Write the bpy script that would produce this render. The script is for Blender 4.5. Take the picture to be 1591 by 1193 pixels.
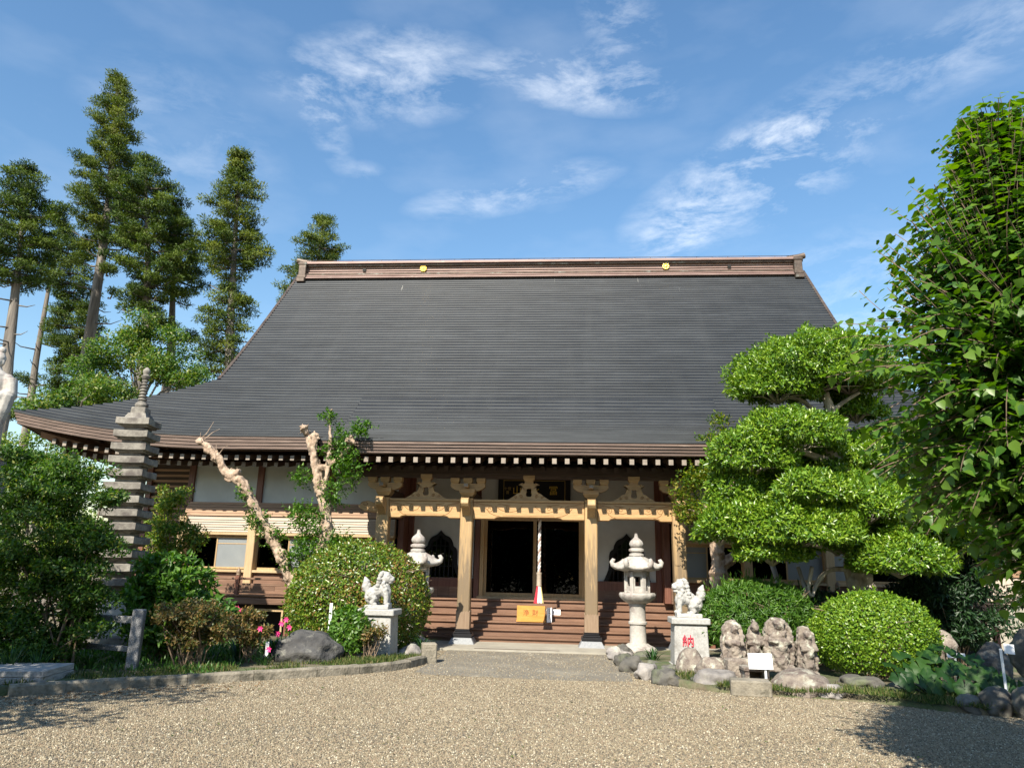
import bpy, bmesh, math, random
import numpy as np
from mathutils import Vector, Matrix, Euler, noise as mnoise

# ---------------------------------------------------------------- scene, camera, sky, sun, exposure
for o in list(bpy.data.objects): bpy.data.objects.remove(o)
SC = bpy.context.scene
COL = SC.collection
PW, PH, FPX = 1591.0, 1193.0, 1147.1            # photograph size and focal length in its pixels
YAW, PIT, ROL = .0804, .2474, .0225
CAM = np.array([.949, -17.5, 1.653])
_f = np.array([-math.sin(YAW)*math.cos(PIT), math.cos(YAW)*math.cos(PIT), math.sin(PIT)])
_r0 = np.array([math.cos(YAW), math.sin(YAW), 0.]); _u0 = np.cross(_r0, _f)
_r = math.cos(ROL)*_r0+math.sin(ROL)*_u0; _u = -math.sin(ROL)*_r0+math.cos(ROL)*_u0
cd = bpy.data.cameras.new('camera'); cam = bpy.data.objects.new('camera', cd); COL.objects.link(cam)
cam.matrix_world = Matrix(((_r[0], _u[0], -_f[0], CAM[0]), (_r[1], _u[1], -_f[1], CAM[1]), (_r[2], _u[2], -_f[2], CAM[2]), (0, 0, 0, 1)))
cd.sensor_fit = 'HORIZONTAL'; cd.sensor_width = 36.; cd.lens = 36.*FPX/PW; cd.clip_start = .05; cd.clip_end = 3000
SC.camera = cam
SC.render.resolution_x, SC.render.resolution_y = 1024, 767
SC.view_settings.view_transform = 'Standard'; SC.view_settings.look = 'None'
SC.view_settings.exposure = 0.86; SC.view_settings.gamma = 1.0

LIGHT = Vector((.27, 1.0, -.90)).normalized()   # the way the sunlight travels
SUN_EL = math.asin(-LIGHT.z); SUN_AZ = math.atan2(-LIGHT.x, -LIGHT.y)   # clockwise from +Y
sl = bpy.data.lights.new('sun', 'SUN'); sl.energy = 5.0; sl.angle = math.radians(.53); sl.color = (1., .93, .80)
so = bpy.data.objects.new('sun', sl); COL.objects.link(so); so.location = (-10, -40, 36)
so.rotation_euler = LIGHT.to_track_quat('-Z', 'Y').to_euler()

def ray(px, py): return _f+_r*((px-PW/2)/FPX)-_u*((py-PH/2)/FPX)
def atY(px, py, Y): d = ray(px, py); return CAM+d*((Y-CAM[1])/d[1])
def atZ(px, py, Z=0.): d = ray(px, py); return CAM+d*((Z-CAM[2])/d[2])
def pxm(Y): return FPX/((Y-CAM[1])*math.cos(PIT)+.0)   # photograph pixels per metre near the horizon, at depth Y

wd = bpy.data.worlds.new('World'); SC.world = wd; wd.use_nodes = True
nt = wd.node_tree; nt.nodes.clear()
def N(t, typ, **kw):
    n = t.nodes.new(typ)
    for k, v in kw.items(): setattr(n, k, v)
    return n
def build_world():
    L = nt.links.new
    out = N(nt, 'ShaderNodeOutputWorld'); bg = N(nt, 'ShaderNodeBackground'); bg.inputs['Strength'].default_value = .094
    sky = N(nt, 'ShaderNodeTexSky'); sky.sky_type = 'NISHITA'; sky.sun_disc = False
    sky.sun_elevation = SUN_EL; sky.sun_rotation = SUN_AZ; sky.air_density = 1.42; sky.dust_density = .5; sky.ozone_density = 2.4; sky.altitude = 100
    tc = N(nt, 'ShaderNodeTexCoord')
    def math_(op, a, b=None, clamp=False):
        m = N(nt, 'ShaderNodeMath', operation=op, use_clamp=clamp)
        for i, x in enumerate((a, b)):
            if x is None: continue
            if isinstance(x, (int, float)): m.inputs[i].default_value = x
            else: L(x, m.inputs[i])
        return m.outputs[0]
    def dot(v):
        m = N(nt, 'ShaderNodeVectorMath', operation='DOT_PRODUCT'); L(tc.outputs['Generated'], m.inputs[0]); m.inputs[1].default_value = v
        return m.outputs['Value']
    # wisps: warped noise on the sky directions, stretched sideways
    mp = N(nt, 'ShaderNodeMapping'); mp.inputs['Scale'].default_value = (5., 5., 13.); mp.inputs['Rotation'].default_value = (.2, .45, .3); L(tc.outputs['Generated'], mp.inputs[0])
    n1 = N(nt, 'ShaderNodeTexNoise'); n1.inputs['Scale'].default_value = 1.9; n1.inputs['Detail'].default_value = 9; n1.inputs['Roughness'].default_value = .66; n1.inputs['Distortion'].default_value = .25
    L(mp.outputs[0], n1.inputs['Vector'])
    n2 = N(nt, 'ShaderNodeTexNoise'); n2.inputs['Scale'].default_value = 1.3; n2.inputs['Detail'].default_value = 5; L(mp.outputs[0], n2.inputs['Vector'])
    total = None
    # cloud banks: direction (from the photograph), half sizes and slant in radians, weight
    for px, py, sa, sb, rot, w in [(600, 120, .110, .045, 10, .70), (505, 190, .05, .018, -60, .5), (905, 125, .095, .030, -8, .75), (965, 40, .035, .05, 25, .55),
                                   (566, 266, .020, .010, 5, .28), (800, 295, .105, .022, 12, .6), (1165, 285, .125, .045, 18, .85), (1060, 360, .06, .025, 30, .5),
                                   (1460, 90, .20, .035, 8, .45), (1380, 480, .12, .08, 0, .5), (290, 215, .09, .06, -20, .25), (1210, 205, .05, .015, 0, .35)]:
        d = ray(px, py); d = d/np.linalg.norm(d)
        e1 = np.cross(d, (0, 0, 1)); e1 /= np.linalg.norm(e1); e2 = np.cross(e1, d)
        c, s = math.cos(math.radians(rot)), math.sin(math.radians(rot))
        t1, t2 = (c*e1+s*e2)/sa, (-s*e1+c*e2)/sb
        a, b = dot(tuple(t1)), dot(tuple(t2))
        r2 = math_('ADD', math_('MULTIPLY', a, a), math_('MULTIPLY', b, b))
        m = math_('SUBTRACT', 1., math_('MULTIPLY', r2, .45), True)
        m = math_('MULTIPLY', math_('MULTIPLY', m, math_('GREATER_THAN', dot(tuple(d)), 0.)), w)
        total = m if total is None else math_('ADD', total, m)
    wis = math_('MULTIPLY', math_('SUBTRACT', n1.outputs['Fac'], .43), 3.5, True)
    cl = math_('MULTIPLY', total, wis, True)
    veil = math_('MULTIPLY', math_('SUBTRACT', n2.outputs['Fac'], .49), .40, True)   # thin cirrus everywhere
    fac = math_('MULTIPLY', math_('MAXIMUM', cl, veil), .80, True)
    mx = N(nt, 'ShaderNodeMixRGB'); L(fac, mx.inputs[0]); 
    hs = N(nt, 'ShaderNodeHueSaturation'); hs.inputs['Saturation'].default_value = 1.18; hs.inputs['Value'].default_value = 1.13; L(sky.outputs[0], hs.inputs['Color'])
    L(hs.outputs[0], mx.inputs[1]); mx.inputs[2].default_value = (7.6, 7.9, 8.3, 1)
    L(mx.outputs[0], bg.inputs[0]); L(bg.outputs[0], out.inputs[0])
build_world()

# ---------------------------------------------------------------- helpers
RNG = random.Random(7)
NP = np.random.default_rng(11)
def new(name, me=None, parent=None):
    o = bpy.data.objects.new(name, me); COL.objects.link(o)
    if parent: o.parent = parent
    return o
def tag(o, label=None, cat=None, group=None, kind=None):
    for k, v in (('label', label), ('category', cat), ('group', group), ('kind', kind)):
        if v: o[k] = v
    return o
def thing(name, label, cat, loc=(0, 0, 0), group=None):
    o = new(name); o.location = [float(c) for c in loc]; o.empty_display_size = .2
    return tag(o, label, cat, group)
def origin(o):
    v = Vector((0, 0, 0))
    while o: v = v+o.location; o = o.parent
    return v
class MB:
    """collects shapes given in world coordinates and links them as one mesh object"""
    def __init__(s): s.v = []; s.f = []
    def add(s, vs, fs):
        k = len(s.v); s.v += [tuple(float(c) for c in v) for v in vs]; s.f += [tuple(i+k for i in f) for f in fs]; return s
    def box(s, x0, x1, y0, y1, z0, z1):
        vs = [(x, y, z) for z in (z0, z1) for y in (y0, y1) for x in (x0, x1)]
        return s.add(vs, [(0, 2, 3, 1), (4, 5, 7, 6), (0, 1, 5, 4), (2, 6, 7, 3), (0, 4, 6, 2), (1, 3, 7, 5)])
    def cbox(s, c, d, rot=None):
        M = (Euler(rot).to_matrix() if rot else Matrix.Identity(3)); c = Vector(c)
        vs = [c+M@Vector((x*d[0]/2, y*d[1]/2, z*d[2]/2)) for z in (-1, 1) for y in (-1, 1) for x in (-1, 1)]
        return s.add(vs, [(0, 2, 3, 1), (4, 5, 7, 6), (0, 1, 5, 4), (2, 6, 7, 3), (0, 4, 6, 2), (1, 3, 7, 5)])
    def frustum(s, c, d0, d1, h):
        x, y, z = c
        vs = [(x+a*d/2*1, y+b*e/2, zz) for (d, e, zz) in ((d0[0], d0[1], z), (d1[0], d1[1], z+h)) for b in (-1, 1) for a in (-1, 1)]
        return s.add(vs, [(0, 2, 3, 1), (4, 5, 7, 6), (0, 1, 5, 4), (2, 6, 7, 3), (0, 4, 6, 2), (1, 3, 7, 5)])
    def prismY(s, poly, y0, y1, holes=None):
        """outline in x,z pushed from y0 to y1; a hole outline makes a ring filled by bridging"""
        if not holes:
            n = len(poly); vs = [(x, y0, z) for x, z in poly]+[(x, y1, z) for x, z in poly]
            return s.add(vs, [tuple(range(n-1, -1, -1)), tuple(range(n, 2*n))]+[(i, (i+1) % n, n+(i+1) % n, n+i) for i in range(n)])
        n = len(poly); h = holes; vs = [(x, y0, z) for x, z in poly]+[(x, y0, z) for x, z in h]+[(x, y1, z) for x, z in poly]+[(x, y1, z) for x, z in h]
        fs = []
        for i in range(n):
            j = (i+1) % n
            fs += [(i, n+i, n+j, j), (2*n+i, 2*n+j, 3*n+j, 3*n+i), (i, j, 2*n+j, 2*n+i), (n+i, 3*n+i, 3*n+j, n+j)]
        return s.add(vs, fs)
    def lathe(s, prof, c=(0, 0, 0), n=24, rib=0., nr=8, rot=0.):
        vs = []; m = len(prof)
        for i in range(n):
            a = 2*math.pi*i/n+rot; k = 1+rib*abs(math.sin(a*nr/2))
            vs += [(c[0]+r*k*math.cos(a), c[1]+r*k*math.sin(a), c[2]+z) for r, z in prof]
        fs = [(i*m+j, ((i+1) % n)*m+j, ((i+1) % n)*m+j+1, i*m+j+1) for i in range(n) for j in range(m-1)]
        fs += [tuple(i*m for i in range(n-1, -1, -1)), tuple(i*m+m-1 for i in range(n))]
        return s.add(vs, fs)
    def tube(s, pts, rad, n=8, cap=True, jit=0.):
        pts = [Vector([float(c) for c in p]) for p in pts]
        if not hasattr(rad, '__len__'): rad = [rad]*len(pts)
        vs = []; up = Vector((0, 0, 1)); m = len(pts); a = None
        for i, p in enumerate(pts):
            t = (pts[min(i+1, m-1)]-pts[max(i-1, 0)]).normalized()
            if a is None: a = t.cross(up if abs(t.z) < .9 else Vector((1, 0, 0))).normalized()
            a = (a-t*a.dot(t)).normalized(); b = t.cross(a)
            for k in range(n):
                w = 2*math.pi*k/n; r = rad[i]*(1+jit*mnoise.noise(p*3+Vector((k*1.7, 0, 0))))
                vs.append(p+(a*math.cos(w)+b*math.sin(w))*r)
        fs = [(i*n+k, i*n+(k+1) % n, (i+1)*n+(k+1) % n, (i+1)*n+k) for i in range(m-1) for k in range(n)]
        if cap: fs += [tuple(range(n-1, -1, -1)), tuple((m-1)*n+k for k in range(n))]
        return s.add(vs, fs)
    def ball(s, c, r, sub=2, rot=None, nz=0., ns=1.5, seed=0):
        if not hasattr(r, '__len__'): r = (r, r, r)
        M = Euler(rot).to_matrix() if rot else Matrix.Identity(3); vs, fs = ICO[sub]; c = Vector([float(q) for q in c])
        o = []
        for v in vs:
            k = 1+nz*mnoise.fractal(v*ns+Vector((seed*3.1, seed*1.7, 0)), 1., 2., 4) if nz else 1
            o.append(c+M@Vector((v.x*r[0]*k, v.y*r[1]*k, v.z*r[2]*k)))
        return s.add(o, fs)
    def mesh(s, name, parent=None):
        og = origin(parent); me = bpy.data.meshes.new(name)
        me.from_pydata([(x-og.x, y-og.y, z-og.z) for x, y, z in s.v], [], s.f); me.update(); return me
    def build(s, name, m, parent=None, smooth=False, bevel=0., angle=None):
        me = s.mesh(name, parent)
        if bevel:
            bm = bmesh.new(); bm.from_mesh(me)
            bm.normal_update()
            es = [e for e in bm.edges if len(e.link_faces) == 2 and e.calc_face_angle(0) > .5]
            bmesh.ops.bevel(bm, geom=es, offset=bevel, segments=1, affect='EDGES', profile=.5, clamp_overlap=True)
            bm.to_mesh(me); bm.free()
        me.materials.append(m)
        if smooth:
            me.shade_smooth()
            if angle: 
                try: me.set_sharp_from_angle(angle=angle)
                except Exception: pass
        return new(name, me, parent)
ICO = {}
for _s in (1, 2, 3, 4, 5):
    _b = bmesh.new(); bmesh.ops.create_icosphere(_b, subdivisions=_s, radius=1.)
    _b.verts.index_update(); ICO[_s] = ([v.co.copy() for v in _b.verts], [tuple(v.index for v in f.verts) for f in _b.faces]); _b.free()
def sculpt(mb, name, m, parent, voxel=.02, smooth=4, nz=0., ns=8., seed=0):
    """fuses overlapping shapes into one continuous carved surface"""
    o = mb.build(name+'_raw', m, parent)
    r = o.modifiers.new('r', 'REMESH'); r.mode = 'VOXEL'; r.voxel_size = voxel; r.use_smooth_shade = True
    if smooth: q = o.modifiers.new('s', 'SMOOTH'); q.iterations = smooth; q.factor = .5
    dg = bpy.context.evaluated_depsgraph_get(); me = bpy.data.meshes.new_from_object(o.evaluated_get(dg)); me.name = name
    bpy.data.objects.remove(o)
    if nz:
        me.update()
        cos = [v.co+v.normal*nz*mnoise.fractal(v.co*ns+Vector((seed, seed*2, 0)), 1., 2., 3) for v in me.vertices]
        for v, c in zip(me.vertices, cos): v.co = c
        me.update()
    me.shade_smooth()
    if not me.materials: me.materials.append(m)
    return new(name, me, parent)
def text_mesh(ch, size, depth=.004):
    c = bpy.data.curves.new('t', 'FONT'); c.body = ch; c.size = size; c.extrude = depth; c.align_x = 'CENTER'; c.align_y = 'CENTER'
    o = bpy.data.objects.new('t', c); COL.objects.link(o)
    dg = bpy.context.evaluated_depsgraph_get(); dg.update(); me = bpy.data.meshes.new_from_object(o.evaluated_get(dg))
    bpy.data.objects.remove(o); return me
def letters(ch, size, loc, m, parent, name='lettering', rx=math.pi/2, sx=1., rz=0.):
    me = text_mesh(ch, size); me.materials.clear(); me.materials.append(m); o = new(name, me, parent)
    o.location = Vector([float(c) for c in loc])-origin(parent); o.rotation_euler = (rx, 0, rz); o.scale = (sx, 1, 1); return o
def smoothstep(a, b, x):
    t = min(1, max(0, (x-a)/(b-a))); return t*t*(3-2*t)

# ---------------------------------------------------------------- materials
def pmat(name, c1, c2, scale=4., stretch=(1, 1, 1), rough=.7, bump=.2, bscale=None, c3=None, s3=1.2, t3=(.55, .7), metal=0., spec=.5, vary=.15, detail=8, ramp=(.35, .65), bdist=.02, coat=0.):
    m = bpy.data.materials.new(name); m.use_nodes = True; t = m.node_tree; L = t.links.new
    b = t.nodes['Principled BSDF']; b.inputs['Roughness'].default_value = rough; b.inputs['Metallic'].default_value = metal; b.inputs['Specular IOR Level'].default_value = spec
    if coat: b.inputs['Coat Weight'].default_value = coat; b.inputs['Coat Roughness'].default_value = .15
    tc = N(t, 'ShaderNodeTexCoord'); oi = N(t, 'ShaderNodeObjectInfo')
    mp = N(t, 'ShaderNodeMapping'); mp.inputs['Scale'].default_value = stretch; L(tc.outputs['Object'], mp.inputs['Vector'])
    off = N(t, 'ShaderNodeVectorMath', operation='SCALE'); off.inputs[0].default_value = (17., 9., 5.); L(oi.outputs['Random'], off.inputs['Scale'])
    ad = N(t, 'ShaderNodeVectorMath', operation='ADD'); L(mp.outputs[0], ad.inputs[0]); L(off.outputs[0], ad.inputs[1])
    n = N(t, 'ShaderNodeTexNoise'); n.inputs['Scale'].default_value = scale; n.inputs['Detail'].default_value = detail; n.inputs['Roughness'].default_value = .6; L(ad.outputs[0], n.inputs['Vector'])
    r = N(t, 'ShaderNodeMapRange'); r.inputs[1].default_value, r.inputs[2].default_value = ramp; L(n.outputs['Fac'], r.inputs[0])
    mx = N(t, 'ShaderNodeMixRGB'); mx.inputs[1].default_value = (*c1, 1); mx.inputs[2].default_value = (*c2, 1); L(r.outputs[0], mx.inputs[0]); col = mx.outputs[0]
    if c3:
        n3 = N(t, 'ShaderNodeTexNoise'); n3.inputs['Scale'].default_value = s3; n3.inputs['Detail'].default_value = 7; n3.inputs['Roughness'].default_value = .65; L(ad.outputs[0], n3.inputs['Vector'])
        r3 = N(t, 'ShaderNodeMapRange'); r3.inputs[1].default_value, r3.inputs[2].default_value = t3; L(n3.outputs['Fac'], r3.inputs[0])
        m3 = N(t, 'ShaderNodeMixRGB'); m3.inputs[2].default_value = (*c3, 1); L(r3.outputs[0], m3.inputs[0]); L(col, m3.inputs[1]); col = m3.outputs[0]
    if vary:
        v = N(t, 'ShaderNodeMapRange'); v.inputs[3].default_value = 1-vary; v.inputs[4].default_value = 1+vary; L(oi.outputs['Random'], v.inputs[0])
        hs = N(t, 'ShaderNodeHueSaturation'); L(v.outputs[0], hs.inputs['Value']); L(col, hs.inputs['Color']); col = hs.outputs[0]
    L(col, b.inputs['Base Color'])
    if bump:
        nb = N(t, 'ShaderNodeTexNoise'); nb.inputs['Scale'].default_value = bscale or scale*2.5; nb.inputs['Detail'].default_value = 6; L(ad.outputs[0], nb.inputs['Vector'])
        bp = N(t, 'ShaderNodeBump'); bp.inputs['Strength'].default_value = bump; bp.inputs['Distance'].default_value = bdist; L(nb.outputs['Fac'], bp.inputs['Height']); L(bp.outputs[0], b.inputs['Normal'])
    m['col'] = 0
    return m
def plain(name, c, rough=.6, metal=0., spec=.5):
    m = bpy.data.materials.new(name); m.use_nodes = True; b = m.node_tree.nodes['Principled BSDF']
    b.inputs['Base Color'].default_value = (*c, 1); b.inputs['Roughness'].default_value = rough; b.inputs['Metallic'].default_value = metal; b.inputs['Specular IOR Level'].default_value = spec
    return m
def leafmat(name, cols, rough=.42, trans=.3, spec=.45):
    """cols: dark, mid, light leaf colours picked by the leaf's own tint"""
    m = bpy.data.materials.new(name); m.use_nodes = True; t = m.node_tree; L = t.links.new
    b = t.nodes['Principled BSDF']; b.inputs['Roughness'].default_value = rough; b.inputs['Specular IOR Level'].default_value = spec
    at = N(t, 'ShaderNodeAttribute', attribute_name='tint'); cr = N(t, 'ShaderNodeValToRGB'); L(at.outputs['Fac'], cr.inputs[0])
    e = cr.color_ramp.elements; e[0].color = (*cols[0], 1); e[1].color = (*cols[-1], 1); e[0].position = .05; e[1].position = .97
    for i, c in enumerate(cols[1:-1]): q = e.new((i+1)/(len(cols)-1)); q.color = (*c, 1)
    L(cr.outputs[0], b.inputs['Base Color'])
    tr = N(t, 'ShaderNodeBsdfTranslucent'); hs = N(t, 'ShaderNodeHueSaturation'); hs.inputs['Saturation'].default_value = 1.15; hs.inputs['Value'].default_value = 1.5; L(cr.outputs[0], hs.inputs['Color']); L(hs.outputs[0], tr.inputs[0])
    mx = N(t, 'ShaderNodeMixShader'); mx.inputs[0].default_value = trans; L(b.outputs[0], mx.inputs[1]); L(tr.outputs[0], mx.inputs[2])
    L(mx.outputs[0], t.nodes['Material Output'].inputs[0]); return m
M = {}
M['wood_x'] = pmat('light wood, grain sideways', (.40, .235, .098), (.53, .335, .15), 3., (1.2, 14, 14), .55, .12, c3=(.40, .23, .10), s3=2., t3=(.5, .75), vary=.08)
M['wood_z'] = pmat('light wood, grain upright', (.38, .24, .105), (.50, .335, .155), 3., (12, 12, .7), .6, .14, c3=(.34, .235, .13), s3=1.6, t3=(.42, .7), vary=.08)
M['post_z'] = pmat('pale planed post wood', (.41, .285, .15), (.50, .36, .205), 3., (14, 14, .8), .5, .08, vary=.06)
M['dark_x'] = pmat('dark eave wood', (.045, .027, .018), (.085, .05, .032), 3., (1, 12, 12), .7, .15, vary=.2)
M['brown_x'] = pmat('reddish brown boards', (.135, .070, .042), (.215, .118, .073), 2.5, (.8, 10, 10), .55, .12, c3=(.27, .17, .115), s3=.9, t3=(.55, .8), vary=.12)
M['brown_z'] = pmat('reddish brown posts', (.12, .045, .028), (.19, .08, .05), 2.5, (10, 10, .8), .5, .1, vary=.12)
M['band_x'] = pmat('brown wall boards', (.26, .15, .085), (.36, .22, .13), 2.5, (.8, 10, 10), .6, .1, vary=.12)
M['box_x'] = pmat('pale shutter box boards', (.34, .27, .20), (.41, .335, .255), 2.5, (.8, 8, 8), .55, .05, vary=.05)
M['carve'] = plain('carved line', (.33, .185, .075), .8)
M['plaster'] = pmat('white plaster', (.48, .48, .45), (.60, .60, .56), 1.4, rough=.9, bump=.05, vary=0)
M['rafter_end'] = pmat('painted rafter ends', (.22, .18, .145), (.30, .25, .20), 9., rough=.7, bump=.1, vary=.1)
M['copper'] = pmat('weathered brown copper edge', (.10, .066, .050), (.16, .108, .083), 2.2, (.6, 6, 6), .5, .1, c3=(.26, .195, .155), s3=3., t3=(.58, .75), vary=.1, metal=.25)
M['ridge'] = pmat('weathered copper ridge', (.20, .125, .105), (.31, .21, .18), 1.6, (.5, 5, 5), .5, .1, c3=(.55, .48, .40), s3=5., t3=(.62, .75), vary=.08, metal=.2)
M['ridge_dark'] = pmat('dark copper ridge end', (.06, .042, .032), (.13, .095, .07), 3., rough=.5, bump=.15, metal=.3, c3=(.2, .21, .18), s3=2.5)
M['gold'] = plain('gilded metal', (.85, .58, .10), .35, .6)
M['glass_dark'] = None
M['stone_white'] = pmat('white granite', (.34, .33, .31), (.45, .44, .41), 30., rough=.8, bump=.35, bscale=40, c3=(.24, .225, .20), s3=5., t3=(.52, .75), vary=.04, bdist=.01)
M['stone_pale'] = pmat('pale lantern stone', (.35, .325, .29), (.46, .43, .385), 20., rough=.85, bump=.3, bscale=30, c3=(.26, .21, .19), s3=3.4, t3=(.50, .66), vary=.04, bdist=.01)
M['stone_pagoda'] = pmat('weathered pagoda stone', (.19, .172, .145), (.285, .262, .22), 14., rough=.9, bump=.4, bscale=22, c3=(.10, .085, .075), s3=3.2, t3=(.43, .62), vary=.08, bdist=.012)
M['stone_lichen'] = pmat('lichen grown stone', (.13, .10, .085), (.30, .255, .205), 9., rough=.95, bump=1., bscale=20, c3=(.44, .43, .345), s3=6., t3=(.53, .64), vary=.12, bdist=.03)
M['stone_rock'] = pmat('garden rock', (.17, .155, .145), (.34, .31, .28), 4., rough=.9, bump=.7, bscale=12, c3=(.40, .40, .31), s3=3., t3=(.55, .75), vary=.15, bdist=.03)
M['stone_dark'] = pmat('dark garden rock', (.035, .034, .034), (.10, .096, .09), 3., rough=.85, bump=.8, bscale=8, c3=(.26, .25, .21), s3=5., t3=(.55, .72), vary=.1, bdist=.07)
M['stone_moss_shade'] = pmat('mossy border stone', (.07, .066, .058), (.15, .138, .118), 5., rough=.95, bump=.7, bscale=12, c3=(.13, .15, .08), s3=2.5, t3=(.5, .7), vary=.15, bdist=.03)  # moss patches over a base darkened to stand in for tree shade
M['granite'] = pmat('speckled grey granite', (.08, .08, .085), (.30, .30, .30), 90., rough=.8, bump=.2, vary=.08, ramp=(.42, .58), bdist=.005)
M['kerb'] = pmat('stained concrete kerb', (.17, .15, .115), (.29, .255, .195), 5., rough=.95, bump=.6, bscale=26, c3=(.07, .065, .045), s3=4.5, t3=(.48, .68), vary=.08, bdist=.03)
M['base_black'] = plain('black polished column shoe', (.02, .02, .022), .25)
M['base_gray'] = pmat('grey column footing', (.20, .21, .22), (.27, .28, .29), 30., rough=.6, bump=.1, vary=.05)
M['sleeve'] = pmat('brown metal column sleeve', (.20, .135, .085), (.27, .19, .125), 3., (10, 10, 1), .5, .1, vary=.05)
M['paint_white'] = plain('white sign paint', (.84, .84, .84), .5)
M['ink'] = plain('faded grey ink', (.36, .36, .40), .7)
M['red_ink'] = plain('red paint', (.60, .03, .06), .6)
M['brown_ink'] = plain('burnt brown lettering', (.30, .09, .02), .6)
M['lacquer'] = plain('black lacquer', (.010, .009, .008), .6, 0, .25)
M['dim_gold'] = plain('aged gold line', (.42, .30, .10), .4, .5)
M['box_wood'] = pmat('varnished yellow wood', (.50, .235, .045), (.60, .31, .075), 3., (1, 8, 8), .4, .05, vary=0, coat=.3)
M['mesh_pane'] = pmat('grey screen pane', (.20, .215, .22), (.235, .25, .25), 2., rough=.45, bump=0, vary=.08)
M['shed'] = pmat('beige corrugated cladding', (.46, .38, .30), (.56, .47, .38), 2., rough=.6, bump=.05, vary=.05)
M['bark_pale'] = pmat('pale smooth bark', (.34, .235, .16), (.54, .41, .30), 9., (1, 1, .5), .9, .9, 22, c3=(.13, .085, .055), s3=8., t3=(.5, .68), bdist=.03)
M['bark_gray'] = pmat('grey lichened bark', (.24, .20, .16), (.44, .39, .31), 6., (1, 1, .6), .9, .7, 14, c3=(.50, .50, .40), s3=4., t3=(.55, .72), bdist=.03)
M['bark_cedar'] = pmat('cedar bark', (.095, .082, .07), (.19, .165, .14), 3., (3, 3, .25), .9, .6, 8, c3=(.32, .29, .25), s3=1.2, t3=(.5, .75), bdist=.04)
M['twig'] = pmat('brown twigs', (.14, .095, .06), (.25, .18, .12), 6., rough=.9, bump=.3)
M['stake'] = pmat('grey support pole', (.22, .20, .18), (.36, .33, .30), 4., (8, 8, 1), .8, .3)
M['planks'] = pmat('grey weathered planks', (.22, .21, .20), (.38, .36, .34), 3., (10, 1, 10), .85, .35, vary=.15)
M['rope_w'] = plain('white rope strand', (.74, .70, .64), .8); M['rope_r'] = plain('dull brown rope strand', (.36, .24, .19), .8)
M['tassel_r'] = plain('red tassel', (.62, .03, .05), .8); M['tassel_y'] = plain('yellow tassel', (.72, .60, .22), .8)
M['pink'] = plain('pink petals', (.75, .04, .22), .6)
M['soil'] = pmat('garden soil', (.10, .08, .05), (.20, .165, .11), 3., rough=1., bump=.8, bscale=30, c3=(.07, .10, .035), s3=1.3, t3=(.42, .62), bdist=.03, vary=0)
M['path'] = pmat('old concrete slab', (.135, .12, .095), (.22, .197, .155), 60., rough=.95, bump=.7, bscale=110, c3=(.30, .27, .21), s3=1.4, t3=(.5, .75), vary=0, bdist=.01)
M['apron'] = pmat('pale concrete apron', (.29, .265, .215), (.38, .35, .285), 3., rough=.9, bump=.2, bscale=60, c3=(.34, .31, .26), s3=1.2, t3=(.55, .75), vary=0)
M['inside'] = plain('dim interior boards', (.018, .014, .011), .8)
def glass():
    m = bpy.data.materials.new('window glass'); m.use_nodes = True; t = m.node_tree; L = t.links.new; t.nodes.remove(t.nodes['Principled BSDF'])
    tr = N(t, 'ShaderNodeBsdfTransparent'); tr.inputs[0].default_value = (.22, .26, .26, 1); g = N(t, 'ShaderNodeBsdfGlossy'); g.inputs['Roughness'].default_value = .02
    fr = N(t, 'ShaderNodeFresnel'); fr.inputs['IOR'].default_value = 1.5; mx = N(t, 'ShaderNodeMixShader'); L(fr.outputs[0], mx.inputs[0]); L(tr.outputs[0], mx.inputs[1]); L(g.outputs[0], mx.inputs[2]); L(mx.outputs[0], t.nodes['Material Output'].inputs[0]); return m
M['glass_dark'] = glass()
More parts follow.
